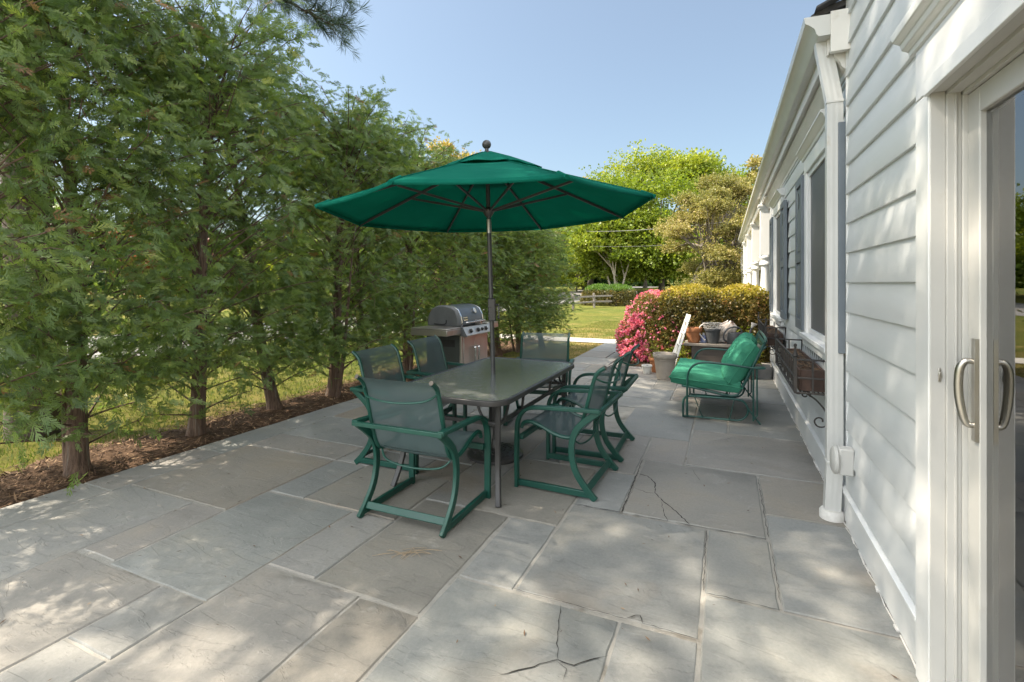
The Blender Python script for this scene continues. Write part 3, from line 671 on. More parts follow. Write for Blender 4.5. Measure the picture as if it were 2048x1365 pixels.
def clothmat(name, c1, c2, trans, weave=600, rough=.95):
    m, nt, out = newmat(name); v = coords(nt)
    n1 = noise_tex(nt, v, 2.2, 4); r = ramp(nt, [(.3, c1), (.7, c2)]); nt.links.new(n1.outputs['Fac'], r.inputs[0])
    b = node(nt, 'ShaderNodeBsdfPrincipled'); b.inputs['Roughness'].default_value = rough; b.inputs['Specular IOR Level'].default_value = .08; nt.links.new(r.outputs[0], b.inputs['Base Color'])
    n2 = noise_tex(nt, v, 9, 5, .6); n3 = noise_tex(nt, v, weave, 2)
    ad = nt.nodes.new('ShaderNodeMath'); ad.operation = 'MULTIPLY_ADD'; ad.inputs[1].default_value = .06; nt.links.new(n3.outputs['Fac'], ad.inputs[0]); nt.links.new(n2.outputs['Fac'], ad.inputs[2])
    bp = node(nt, 'ShaderNodeBump'); bp.inputs['Distance'].default_value = .020; bp.inputs['Strength'].default_value = .7; nt.links.new(ad.outputs[0], bp.inputs['Height']); nt.links.new(bp.outputs[0], b.inputs['Normal'])
    if trans:
        tl = nt.nodes.new('ShaderNodeBsdfTranslucent'); nt.links.new(mixc(nt, 1, r.outputs[0], (1.3, 1.3, 1.3), 'MULTIPLY'), tl.inputs[0])
        mx = nt.nodes.new('ShaderNodeMixShader'); mx.inputs[0].default_value = trans; nt.links.new(b.outputs[0], mx.inputs[1]); nt.links.new(tl.outputs[0], mx.inputs[2]); nt.links.new(mx.outputs[0], out.inputs[0])
    else: nt.links.new(b.outputs[0], out.inputs[0])
    return m
M_CANOPY = clothmat('umbrella_canvas', (.008, .185, .132), (.014, .22, .158), .54)
M_CUSH = clothmat('cushion_cloth', (.045, .215, .135), (.058, .255, .165), 0)

# ---- six sling chairs (local: +x forward, origin on the floor between the feet)
def make_chair():
    t = thing('sling_chair', 'x', 'chair', group='green sling chairs round the glass table')
    D = lambda d, y, z: (.315 - d, y, z)
    rail = smoothpath([(.030, .425), (.045, .462), (.095, .478), (.18, .457), (.28, .415), (.37, .398), (.435, .412), (.475, .46), (.512, .56), (.552, .71), (.588, .835), (.618, .885), (.665, .918)], 5)
    n = len(rail); cut = next(i for i, p in enumerate(rail) if p[0] > .455)
    W = .272
    for lo, hi, nm in ((0, cut, 'seat'), (cut, n - 1, 'backrest')):
        seg = rail[lo:hi + 1]; b = MB()
        def f(u, v, seg=seg):
            k = min(int(u * (len(seg) - 1)), len(seg) - 2); q = u * (len(seg) - 1) - k
            d = seg[k][0] * (1 - q) + seg[k + 1][0] * q; z = seg[k][1] * (1 - q) + seg[k + 1][1] * q
            sag = 4 * v * (1 - v) * .012; return D(d + sag * (nm == 'backrest'), (v - .5) * 2 * W, z - sag * (nm == 'seat'))
        b.grid(f, len(seg) - 1, 6); o = b.build(nm, M_SLING, t)
    for s in (-1, 1):
        sf = MB(); sf.tube([D(d, s * W, z) for d, z in rail], .0145, 8, up=(0, 1, 0)); fr = sf.build('sling_rail', M_GREEN, t); e = MB()
        d, z = rail[-1]; d0, z0 = rail[-2]; dd, dz = d - d0, z - z0; L = math.hypot(dd, dz)
        e.tube([D(d, s * W, z), D(d + dd / L * .004, s * W, z + dz / L * .004)], .0146, 10, up=(0, 1, 0))
        M_END = bpy.data.materials.get('end_cap') or pmat('end_cap', (.05, .045, .038), (.12, .10, .08), 20, .6)
        e.build('end_cap', M_END, fr)
    for s in (-1, 1):
        b = MB(); b.bar([D(d, s * .315, z) for d, z in smoothpath([(.012, 0), (.010, .20), (.012, .40), (.022, .49), (.060, .555), (.12, .590), (.20, .602), (.40, .612), (.64, .622)], 5)], .026, .044, up=(0, 1, 0))
        # bar(): width is in the side plane, height across it
        o = b.build('armrest', M_GREEN, t, bevel=.004)
        b = MB(); b.bar([D(d, s * .305, z) for d, z in smoothpath([(.625, .612), (.565, .568), (.485, .495), (.445, .42), (.432, .34), (.440, .25), (.472, .16), (.540, .07), (.605, .004)], 5)], .044, .026, up=(0, 1, 0))
        o = b.build('leg', M_GREEN, t, bevel=.004)
        b = MB(); b.bx(.315 - .57, .315 - .02, s * .305 - .012, s * .305 + .012, .012, .056); b.build('floor_rail', M_GREEN, t, bevel=.004)
    b = MB(); b.bx(.315 - .648, .315 - .622, -.33, .33, .600, .628); b.build('back_bar', M_GREEN, t, bevel=.004)
    b = MB(); b.box((.315 - .545, 0, .066), (.014, .60, .045), ry=.6); b.build('floor_rail', M_GREEN, t, bevel=.004)
    b = MB(); b.bx(.315 - .055, .315 - .025, -.30, .30, .345, .385); b.build('crossbar', M_GREEN, t, bevel=.004)
    b = MB(); b.tube(smoothpath([D(.592, -W, .838), D(.655, -.20, .80), D(.69, 0, .787), D(.655, .20, .80), D(.592, W, .838)], 6), .0065, 8); b.build('spreader_bar', M_GREEN, t)
    b = MB(); b.tube(smoothpath([D(.42, -W, .405), D(.46, -.2, .345), D(.475, 0, .325), D(.46, .2, .345), D(.42, W, .405)], 6), .0065, 8); b.build('spreader_bar', M_GREEN, t)
    b = MB(); b.tube(smoothpath([D(.15, -W, .462), D(.15, -.2, .41), D(.15, 0, .39), D(.15, .2, .41), D(.15, W, .462)], 6), .0065, 8)
    b.build('spreader_bar', M_GREEN, t)
    return t
ch = make_chair()
spots = [((-1.835, 2.768), PI / 2 + .005, 'green sling chair at the near end of the glass table, its back to the viewer'),
    ((-1.095, 3.640), PI - .04, 'nearer green sling chair on the house side of the glass table'),
    ((-1.085, 4.440), PI + .015, 'farther green sling chair on the house side of the table, toward the pots'),
    ((-2.545, 3.545), .03, 'nearer green sling chair on the hedge side of the glass table'),
    ((-2.585, 4.385), .06, 'green sling chair on the hedge side of the table, directly before the grill'),
    ((-1.86, 5.06), -PI / 2 + .16, 'green sling chair at the far end of the glass table, facing the viewer')]
for i, ((x, y), a, lab) in enumerate(spots):
    o = ch if i == 0 else copy_tree(ch)
    o.location = (x, y, 0); o.rotation_euler = (0, 0, a); o['label'] = lab

# ---- glass table
TX, TY, TH = -1.82, 3.80, .715
def rrect(hx, hy, r, n=7):
    P = []
    for cx, cy, a0 in ((hx - r, hy - r, 0), (-hx + r, hy - r, PI / 2), (-hx + r, -hy + r, PI), (hx - r, -hy + r, 1.5 * PI)):
        for i in range(n + 1): a = a0 + PI / 2 * i / n; P.append((cx + r * math.cos(a), cy + r * math.sin(a)))
    return P
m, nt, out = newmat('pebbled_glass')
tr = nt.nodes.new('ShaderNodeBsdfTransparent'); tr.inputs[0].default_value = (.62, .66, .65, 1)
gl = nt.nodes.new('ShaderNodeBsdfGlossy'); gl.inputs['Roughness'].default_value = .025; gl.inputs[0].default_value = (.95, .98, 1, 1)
df = nt.nodes.new('ShaderNodeBsdfDiffuse'); v = coords(nt); nd = noise_tex(nt, v, 34, 6, .8); rd = ramp(nt, [(.38, (.24, .26, .26)), (.54, (.46, .48, .47)), (.64, (.72, .73, .70))]); nt.links.new(nd.outputs['Fac'], rd.inputs[0]); nt.links.new(rd.outputs[0], df.inputs[0])  # pale mottling in the diffuse colour imitates sparkling reflections
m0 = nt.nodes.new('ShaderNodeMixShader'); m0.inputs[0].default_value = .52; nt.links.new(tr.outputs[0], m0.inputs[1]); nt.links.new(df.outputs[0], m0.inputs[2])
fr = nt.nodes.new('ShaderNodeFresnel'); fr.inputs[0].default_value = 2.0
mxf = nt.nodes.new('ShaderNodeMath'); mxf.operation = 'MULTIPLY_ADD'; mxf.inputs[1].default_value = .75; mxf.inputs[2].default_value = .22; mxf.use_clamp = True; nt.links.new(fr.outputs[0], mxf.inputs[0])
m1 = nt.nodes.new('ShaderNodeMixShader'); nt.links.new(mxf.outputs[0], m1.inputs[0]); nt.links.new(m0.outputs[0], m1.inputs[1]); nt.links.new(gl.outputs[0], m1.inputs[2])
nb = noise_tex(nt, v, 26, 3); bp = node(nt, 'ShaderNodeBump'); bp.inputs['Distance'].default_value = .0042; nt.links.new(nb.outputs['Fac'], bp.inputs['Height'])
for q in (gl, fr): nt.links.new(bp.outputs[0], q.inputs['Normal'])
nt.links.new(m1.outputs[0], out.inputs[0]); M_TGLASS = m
tb = thing('patio_table', 'rectangular glass topped patio table with dark bronze frame under the green umbrella', 'table', (TX, TY, 0))
HX, HY = .47, .885
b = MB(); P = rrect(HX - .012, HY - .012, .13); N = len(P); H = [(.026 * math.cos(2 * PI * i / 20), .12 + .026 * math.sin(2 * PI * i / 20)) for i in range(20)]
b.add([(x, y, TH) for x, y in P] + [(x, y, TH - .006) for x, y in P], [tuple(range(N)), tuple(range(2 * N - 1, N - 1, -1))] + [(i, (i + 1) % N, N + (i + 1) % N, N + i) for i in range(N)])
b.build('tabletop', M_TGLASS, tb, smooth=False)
b = MB(); b.sweep([(x, y, TH - .014) for x, y in rrect(HX, HY, .14)], [(-.018, -.020), (.018, -.020), (.020, .0), (.018, .016), (.006, .020), (-.012, .010), (-.018, .008)], closed=True)
b.build('rim', M_BRONZE, tb, bevel=.003)
for sx in (-1, 1):
    for sy in (-1, 1):
        lx, ly = sx * (HX - .075), sy * (HY - .13)
        b = MB(); b.bar(smoothpath([(lx, ly, TH - .03), (lx - sx * .005, ly - sy * .005, .55), (lx - sx * .008, ly - sy * .006, .38), (lx - sx * .004, ly, .24), (lx + sx * .012, ly + sy * .03, .12), (lx + sx * .035, ly + sy * .075, .0)], 6), .036, .026, up=(0, 1, 0))
        b.build('leg', M_BRONZE, tb, bevel=.004)
        b = MB(); b.tube(smoothpath([(lx, ly - sy * .02, .53), (lx, ly - sy * .09, .545), (lx, ly - sy * .155, .60), (lx, ly - sy * .19, .68), (lx, ly - sy * .20, TH - .03)], 6), .010, 8, up=(1, 0, 0)); b.build('brace', M_BRONZE, tb)
        b = MB(); b.tube(smoothpath([(lx - sx * .02, ly, .53), (lx - sx * .09, ly, .545), (lx - sx * .14, ly, .60), (lx - sx * .17, ly, TH - .03)], 6), .010, 8, up=(0, 1, 0)); b.build('brace', M_BRONZE, tb)
lx, ly = HX - .08, HY - .136
for a, c in (((-lx, -ly), (lx, -ly)), ((-lx, ly), (lx, ly)), ((-lx, -ly), (-lx, ly)), ((lx, -ly), (lx, ly))):
    b = MB(); b.bar([(a[0], a[1], .53), (c[0], c[1], .53)], .022, .026); b.build('stretcher', M_BRONZE, tb, bevel=.003)
for s in (-1, 1):
    for y in (-.32, .32):
        b = MB(); b.bar([(s * lx, y, .54), (s * (lx + .02), y, TH - .03)], .018, .018, up=(0, 1, 0)); b.build('post', M_BRONZE, tb, bevel=.003)

# ---- umbrella: leans a little to the hedge side
UX, UY = -1.835, 3.86
M_POLE = pmat('umbrella_pole_metal', (.045, .045, .046), (.065, .064, .064), 5, .38, spots=((.16, .13, .10), 14, .68, .4))
um = thing('patio_umbrella', 'green octagonal market umbrella standing through the glass table', 'umbrella', (UX, UY, .06))
um.rotation_euler = (math.radians(-.6), math.radians(-1.7), math.radians(23.5))
AP, RT, ZT, ZR = 1.40, 1.40, 2.545, 2.075
def canopy_pt(k, q, r):       # between rib k and k+1 (q 0..1), r 0..1 along rib
    a0 = math.radians(22.5 + 45 * k); a1 = a0 + PI / 4; R = AP * r
    p0 = Vector((math.cos(a0) * R, math.sin(a0) * R, 0)); p1 = Vector((math.cos(a1) * R, math.sin(a1) * R, 0)); p = p0.lerp(p1, q)
    sag = 4 * q * (1 - q); z = ZT - (ZT - ZR) * (r ** 1.03) - .014 * sag * r * (1 - .35 * r); ps = p * (1 - .018 * sag * r)
    wr = .006 * math.sin(r * 38 + k * 2 + q * 3) * sag * (1 - r) * (r > .15)
    return (ps.x, ps.y, z + wr)
b = MB()
for k in range(8): b.grid(lambda u, v, k=k: canopy_pt(k, v, .10 + .90 * u), 18, 10)
for k in range(8): b.grid(lambda u, v, k=k: tuple(Vector(canopy_pt(k, v, 1.0)) - Vector((0, 0, .028 * u))), 1, 10)
cn = b.build('canopy', M_CANOPY, um, solid=.0022)
b = MB()
for k in range(8):   # seams and tip pockets
    b.tube([tuple(Vector(canopy_pt(k, 0, r)) + Vector((0, 0, .0035))) for r in np.linspace(.12, 1, 16)], .004, 6)
    p = Vector(canopy_pt(k, 0, 1)); q = Vector(canopy_pt(k, 0, .93)); b.tube([tuple(q + Vector((0, 0, .001))), tuple(p + (p - q) * .12 - Vector((0, 0, .012)))], .016, 8)
b.build('seam', M_CANOPY, cn)
b = MB()
def vent(k, q, r): x, y, z = canopy_pt(k, q, .36 * r + .002); return (x, y, z + .055 - .040 * r ** 2 + .012 * (r > .9) * math.sin(q * PI) + .006 * math.sin(q * 9 + k))
for k in range(8): b.grid(lambda u, v, k=k: vent(k, v, .14 + .86 * u), 8, 8)
b.build('vent_cap', M_CANOPY, um, solid=.0022)
b = MB(); b.tube([(0, 0, 0), (0, 0, 1.95)], .0195, 16, up=(1, 0, 0)); b.tube([(0, 0, 2.0), (0, 0, 2.56)], .0185, 16, up=(1, 0, 0)); po = b.build('pole', M_POLE, um)
b = MB(); b.tube([(0, 0, 1.88), (0, 0, 2.0)], .0215, 16, up=(1, 0, 0)); b.build('tilt_sleeve', M_NICKEL, po)
for k in range(8):
    rib = [Vector(canopy_pt(k, 0, r)) - Vector((0, 0, .017)) for r in np.linspace(.03, 1, 12)]
    b = MB(); b.bar([tuple(p) for p in rib], .014, .024); ro = b.build('rib', M_POLE, um, bevel=.003)
    h = Vector((math.cos(math.radians(22.5 + 45 * k)) * .035, math.sin(math.radians(22.5 + 45 * k)) * .035, 2.075)); b = MB(); b.bar([tuple(h), tuple(rib[6] - Vector((0, 0, .012)))], .012, .020); b.build('strut', M_POLE, ro, bevel=.002)
b = MB(); b.lathe([(.021, 2.02), (.030, 2.03), (.048, 2.06), (.05, 2.085), (.03, 2.10), (.02, 2.105)], 16); b.build('hub', M_POLE, um)
b = MB(); b.lathe([(.019, 2.49), (.045, 2.505), (.045, 2.53), (.02, 2.54)], 16); b.build('top_hub', M_POLE, um)
b = MB(); b.lathe([(.02, 2.555), (.034, 2.565), (.034, 2.585), (.018, 2.60), (.016, 2.625)], 16); b.sphere((0, 0, 2.658), .040, 18, 12); b.build('finial', M_BRONZE, um)
b = MB(); b.box((.005, 0, 1.21), (.066, .058, .20)); b.tube([(.03, 0, 1.25), (.058, 0, 1.25)], .012, 10, up=(0, 0, 1)); cb = b.build('crank_box', M_BRONZE, um, bevel=.01)
b = MB()
for k in range(4): b.box((-.012, -.030, 1.15 + k * .028), (.034, .004, .008), ry=.12)
b.build('grip_rib', M_POLE, cb, bevel=.002)
b = MB(); b.tube(smoothpath([(.055, 0, 1.25), (.064, -.004, 1.24), (.066, -.012, 1.19), (.062, -.022, 1.15)], 4), .006, 8, up=(0, 1, 0)); b.sphere((.062, -.022, 1.14), .012, 10, 8); b.build('crank_handle', M_BRONZE, cb)
# base
bs = thing('umbrella_base', 'round dark cast iron umbrella base with scrolled relief on the flagstones', 'umbrella base', (UX, UY, 0))
b = MB(); b.lathe([(.235, .0), (.243, .008), (.243, .028), (.225, .040), (.19, .050), (.10, .060), (.045, .066), (.036, .075), (.032, .14), (.028, .145), (.0215, .145)], 40, cap1=False); b.build('disc', M_BRONZE, bs)
b = MB(); r = random.Random(3)
for ring, cnt in ((.085, 8), (.135, 12), (.185, 16)):
    for k in range(cnt):
        a = 2 * PI * (k + .5 * (ring > .1)) / cnt; c = (ring * math.cos(a), ring * math.sin(a), .0635 - .13 * (ring - .07)); P = []
        for t in range(7): q = (t / 6 - .5); aa = a + PI / 2 + .5; P.append((c[0] + .05 * q * math.cos(aa) + .008 * math.sin(q * 6) * math.cos(a), c[1] + .05 * q * math.sin(aa) + .008 * math.sin(q * 6) * math.sin(a), c[2]))
        b.tube(P, .0065, 6)
b.build('relief', M_BRONZE, bs)

# ---- gas grill, its doors facing the house
M_STEEL = pmat('stainless_steel', (.40, .37, .34), (.52, .49, .45), 3, .34, metallic=.9, stretch=(1, 1, .15), spots=((.25, .18, .13), 5, .6, .45))
M_ENAM = pmat('grey_blue_enamel', (.05, .062, .075), (.065, .08, .095), 4, .42, coat=.08)
M_CAST = pmat('grey_cast_aluminium', (.085, .09, .092), (.12, .125, .125), 6, .5)
M_BLK = pmat('black_plastic', (.012, .012, .013), (.022, .022, .022), 8, .5)
M_CHROME = pmat('chrome', (.62, .61, .59), (.70, .69, .67), 5, .16, metallic=1)
M_CAB = pmat('cabinet_paint', (.030, .038, .034), (.045, .052, .048), 3, .5, spots=((.10, .09, .07), 5, .62, .4))
GX, GY = -3.30, 6.24
gr = thing('gas_grill', 'stainless gas grill with blue grey lid beside the hedge', 'grill', (GX, GY, 0))
gy0, gy1 = -.38, .42          # cabinet ends along y; front at x=0, back at x=-.56
b = MB(); b.bx(-.56, -.02, gy0, gy1, .10, .78); cab = b.build('cabinet', M_CAB, gr, bevel=.006)
b = MB(); b.bx(-.50, -.1, gy0 - .006, gy0 + .002, .62, .72); b.build('side_slot', M_BLK, cab, bevel=.002)
b = MB()
for k in range(5): b.bx(-.36 + k * .03, -.35 + k * .03, gy0 - .004, gy0 + .002, .16, .22)
b.build('side_vent', M_BLK, cab)
b = MB(); b.bx(-.03, .0, gy0, gy0 + .05, .10, .775); b.bx(-.03, .0, gy1 - .10, gy1, .10, .775); b.bx(-.03, -.002, gy0 + .05, gy1 - .10, .10, .15); b.build('front_frame', M_STEEL, gr, bevel=.003)
ymid = (gy0 + .05 + gy1 - .10) / 2
for s, y0, y1 in ((-1, gy0 + .055, ymid - .003), (1, ymid + .003, gy1 - .108)):
    b = MB(); b.bx(-.02, .008, y0, y1, .155, .765); d = b.build('cabinet_door', M_STEEL, gr, bevel=.004)
    yh = ymid + s * .04; b = MB()
    b.tube(smoothpath([(.008, yh, .36), (.040, yh, .365), (.048, yh, .39), (.048, yh, .48), (.048, yh, .57), (.040, yh, .595), (.008, yh, .60)], 5), .008, 8, up=(0, 1, 0))
    yh2 = yh + s * .028; b.tube(smoothpath([(.008, yh2, .36), (.040, yh2, .365), (.048, yh2, .39), (.048, yh2, .48), (.048, yh2, .57), (.040, yh2, .595), (.008, yh2, .60)], 5), .008, 8, up=(0, 1, 0)); b.build('handle', M_CHROME, d)
# firebox band, slanted control panel, side shelves
b = MB(); b.bx(-.58, .0, gy0 + .01, gy1 - .01, .78, .885); b.build('firebox', M_STEEL, gr, bevel=.004)
b = MB(); b.extrude_y([(.0, .79), (.09, .775), (.095, .785), (.035, .895), (.0, .90)], gy0 - .02, gy1 + .02); cp = b.build('control_panel', M_STEEL, gr, bevel=.003)
b = MB(); b.extrude_y([(.0, .785), (.092, .770), (.098, .785), (.036, .90), (.0, .905)], gy0 - .034, gy0 - .021); b.extrude_y([(.0, .785), (.092, .770), (.098, .785), (.036, .90), (.0, .905)], gy1 + .021, gy1 + .034); b.build('end_plate', M_CAST, cp, bevel=.002)
for y in (gy0 + .14, gy0 + .36, gy0 + .48, gy0 + .60):
    k = MB(); big = .026 if abs(y - gy0 - .48) > .01 else .018; k.lathe([(big + .006, 0), (big + .006, .006), (big, .008), (big * .9, .028), (big * .8, .032), (.0001, .033)], 18)
    th = math.radians(61.5); kv = []
    for x, yy, z in k.v: kv.append((.068 + z * math.sin(th) - x * math.cos(th), y + yy, .838 + z * math.cos(th) + x * math.sin(th)))
    k.v = kv; kn = k.build('knob', M_BLK, cp)
    k = MB(); k.box((.068 + .033 * math.sin(th), y, .838 + .033 * math.cos(th)), (.012, .006, big * 1.7), ry=-(PI / 2 - th)); k.build('grip', M_CHROME, kn, bevel=.002)
for nm, y0, y1 in (('side_shelf', gy0 - .40, gy0 - .003), ('side_shelf', gy1 + .003, gy1 + .36)):
    b = MB(); b.bx(-.55, .01, y0, y1, .885, .905); b.bx(-.55, .01, y0, y0 + .012, .81, .884); b.bx(-.005, .012, y0, y1, .81, .884); b.bx(-.55, -.535, y0, y1, .81, .884)
    if y0 > 0: b.bx(-.55, .01, y1 - .012, y1, .81, .884)
    b.build(nm, M_STEEL, gr, bevel=.008)
prof = [(-.05, .905), (-.035, .93), (-.055, 1.04), (-.10, 1.13), (-.17, 1.17), (-.27, 1.19), (-.40, 1.185), (-.50, 1.135), (-.555, 1.04), (-.57, .96), (-.565, .905)]
b = MB(); b.extrude_y(prof, gy0 + .075, gy1 - .085); lid = b.build('lid', M_ENAM, gr, bevel=.004)
cc = (-.31, 1.03)
for y0, y1, sgn in ((gy0 + .018, gy0 + .075, -1), (gy1 - .085, gy1 - .028, 1)):
    b = MB(); big = [(cc[0] + (x - cc[0]) * 1.02, cc[1] + (z - cc[1]) * (1.02 if z > .95 else 1)) for x, z in prof]; sm = [(cc[0] + (x - cc[0]) * .90, cc[1] + (z - cc[1]) * (.90 if z > .95 else 1)) for x, z in prof]; k = len(prof)
    yo, yi = (y0, y1) if sgn < 0 else (y1, y0)
    b.add([(x, yi, z) for x, z in big] + [(x, (yo + yi) / 2, z) for x, z in big] + [(x, yo, z) for x, z in sm], [tuple(range(k)), tuple(range(3 * k - 1, 2 * k - 1, -1))] + [(j * k + i, j * k + (i + 1) % k, (j + 1) * k + (i + 1) % k, (j + 1) * k + i) for j in (0, 1) for i in range(k)])
    cap = b.build('lid_end', M_CAST, lid, bevel=.006)
    b = MB(); b.sweep([(cc[0] + (p[0] - cc[0]) * 1.028, yi - sgn * .002, cc[1] + (p[1] - cc[1]) * 1.028) for p in prof], [(-.004, -.013), (.004, -.013), (.004, .013), (-.004, .013)], up=(0, 1, 0)); b.build('trim_band', M_CHROME, lid, bevel=.002)
b = MB(); b.tube(smoothpath([(-.25, gy0 + .012, .99), (-.25, gy0 + .008, .95), (-.30, gy0 + .008, .925), (-.45, gy0 + .02, .93)], 5), .008, 6, up=(0, 1, 0)); b.build('rotisserie_notch', M_BLK, lid)
nrm = Vector((.90, 0, .43)).normalized(); yc = gy0 + .50
b = MB(); c0 = Vector((-.078, yc, 1.10)); b.lathe([(.040, -.01), (.040, .010), (.046, .012), (.046, .020), (.038, .022), (.0001, .022)], 22)
q = nrm.to_track_quat('Z', 'Y').to_matrix(); b.v = [tuple(c0 + q @ Vector(p)) for p in b.v]; th = b.build('thermometer', M_CHROME, lid)
b = MB(); b.lathe([(.0001, .0235), (.034, .0235)], 22); b.v = [tuple(c0 + q @ Vector(p)) for p in b.v]; b.build('dial', pmat('dial_face', (.75, .74, .70), None, 3, .5), th)
b = MB(); b.box((0, 0, .001), (.115, .052, .006)); c1 = Vector((-.044, gy0 + .195, 1.000)); nr2 = Vector((.98, 0, .18)).normalized(); ax = Matrix((Vector((0, 1, 0)), nr2.cross(Vector((0, 1, 0))), nr2)).transposed()
b.v = [tuple(c1 + ax @ Vector(p)) for p in b.v]; bd = b.build('badge', M_CHROME, lid, bevel=.002)
cu = bpy.data.curves.new('badge_lettering', 'FONT'); cu.body = 'WEBER'; cu.size = .034; cu.align_x = 'CENTER'; cu.align_y = 'CENTER'; cu.extrude = .0006
to = bpy.data.objects.new('tmp', cu); C.objects.link(to); dg = bpy.context.evaluated_depsgraph_get(); tm = bpy.data.meshes.new_from_object(to.evaluated_get(dg)); bpy.data.objects.remove(to)
tm.transform(Matrix.Translation(c1 + nr2 * .0052) @ ax.to_4x4()); tm.materials.clear(); tm.materials.append(M_BLK); lt = bpy.data.objects.new('lettering', tm); C.objects.link(lt); lt.parent = bd
b = MB(); b.tube(smoothpath([(.015, gy0 + .10, .955), (.038, gy0 + .14, .955), (.046, gy0 + .38, .958), (.038, gy1 - .16, .955), (.015, gy1 - .12, .955)], 6), .011, 10); hd = b.build('handle', M_CHROME, lid)
b = MB(); b.bx(-.045, .045, gy0 + .48, gy0 + .53, .908, .972); b.build('mount', M_STEEL, hd, bevel=.003)
for sx in (-.5, -.07):
    for y in (gy0 + .06, gy1 - .06):
        k = MB(); k.lathe([(.03, -.014), (.042, -.012), (.045, 0), (.042, .012), (.03, .014)], 18); k.v = [(sx + z, y + x, .045 + yy) for x, yy, z in k.v]; k.bx(sx - .008, sx + .008, y - .008, y + .008, .05, .11); k.build('wheel', M_BLK, gr)
# ================================================================== GLIDER, POTS, WINDOW BOXES
M_GLID = pmat('glider_enamel', (.010, .060, .050), (.018, .085, .070), 6, .4, spots=((.16, .20, .19), 10, .66, .4))
gl = thing('glider_seat', 'green metal porch glider with plump emerald cushions near the window boxes', 'glider', (0, 6.35, 0))
Y0, Y1 = -.55, .62
def gp(b, name, m=M_GLID, parent=None, **k): return b.build(name, m, parent or gl, **k)
for s, y in ((-1, Y0), (1, Y1)):
    b = MB()   # base loop: floor bar, rounded rear corner, top rail, front drop
    b.tube(smoothpath([(-.43, y, .012), (-.43, y, .16), (-.405, y, .225), (-.34, y, .245), (0, y, .25), (.12, y, .248), (.19, y, .225), (.225, y, .15), (.205, y, .075), (.14, y, .03), (.02, y, .022), (-.42, y, .018)], 5), .0115, 8, up=(0, 1, 0))
    gp(b, 'base_loop')
    for path in ([(.205, y, .20), (.27, y, .10), (.345, y, .008)], [(-.43, y - s * .02, .20), (-.432, y - s * .03, .0)]):
        b = MB(); b.bar(smoothpath(path, 3), .016, .028, up=(0, 1, 0)); gp(b, 'leg', bevel=.003)
    for x0, x1 in ((-.31, -.23), (.09, .045)):
        b = MB(); b.bar([(x0, y + s * .018, .246), (x1, y + s * .018, .035)], .008, .026, up=(0, 1, 0)); hg = gp(b, 'hanger', bevel=.002)
        b = MB(); b.tube([(x1, y - .012, .04), (x1, y + s * .03, .04)], .010, 8); gp(b, 'bolt', parent=hg)
    # seat side: front upright, looped arm, rear stay
    ys = y + s * .03
    b = MB(); b.tube(smoothpath([(-.385, ys, .03), (-.385, ys, .40), (-.375, ys, .50), (-.335, ys, .575), (-.27, ys, .618), (-.16, ys, .632), (.05, ys, .622), (.24, ys, .605), (.34, ys, .602), (.385, ys - s * .03, .602), (.375, ys - s * .075, .602), (.30, ys - s * .09, .602)], 6), .0115, 8, up=(0, 1, 0)); gp(b, 'armrest')
    b = MB(); b.tube([(.275, ys, .60), (.275, ys, .04)], .009, 8, up=(0, 1, 0)); b.tube([(.31, ys, .60), (.31, ys, .10), (.275, ys, .05)], .008, 8, up=(0, 1, 0)); gp(b, 'stay')
# seat pan and reclined lattice back
b = MB()
for y in (Y0 + .03, Y1 - .03): b.tube(smoothpath([(-.44, y, .345), (-.30, y, .33), (0, y, .28), (.10, y, .285), (.15, y, .33), (.24, y, .52), (.34, y, .76), (.40, y, .83)], 5), .0115, 8, up=(0, 1, 0))
for x, z in ((-.44, .345), (0.02, .28)): b.tube([(x, Y0 + .03, z), (x, Y1 - .03, z)], .0105, 8)
for k in range(9):
    yy = Y0 + .03 + (Y1 - Y0 - .06) * (k + .5) / 9; b.bar([(-.44, yy, .345), (-.2, yy, .317), (.02, yy, .282)], .03, .003)
gp(b, 'seat_frame')
b = MB(); A, B_ = Vector((.15, 0, .33)), Vector((.395, 0, .885)); d = (B_ - A).normalized(); nn = Vector((d.z, 0, -d.x))
b.tube(smoothpath([(A.x, Y0 + .03, A.z), (.30, Y0 + .03, .67), (.375, Y0 + .035, .84), (.40, Y0 + .08, .895), (.405, (Y0 + Y1) / 2, .905), (.40, Y1 - .08, .895), (.375, Y1 - .035, .84), (.30, Y1 - .03, .67), (A.x, Y1 - .03, A.z)], 6), .014, 8, up=(1, 0, .3))
nA = 9; nB = 4
for i in range(nA + 1):
    y = Y0 + .05 + (Y1 - Y0 - .10) * i / nA; p, q = A + d * .10, A + d * .585; b.bar([(p.x, y, p.z), (q.x, y, q.z)], .040, .003, up=nn)
for j in range(nB + 1):
    p = A + d * (.12 + .46 * j / nB); b.bar([(p.x, Y0 + .04, p.z), (p.x, Y1 - .04, p.z)], .034, .003, up=nn)
gp(b, 'backrest')
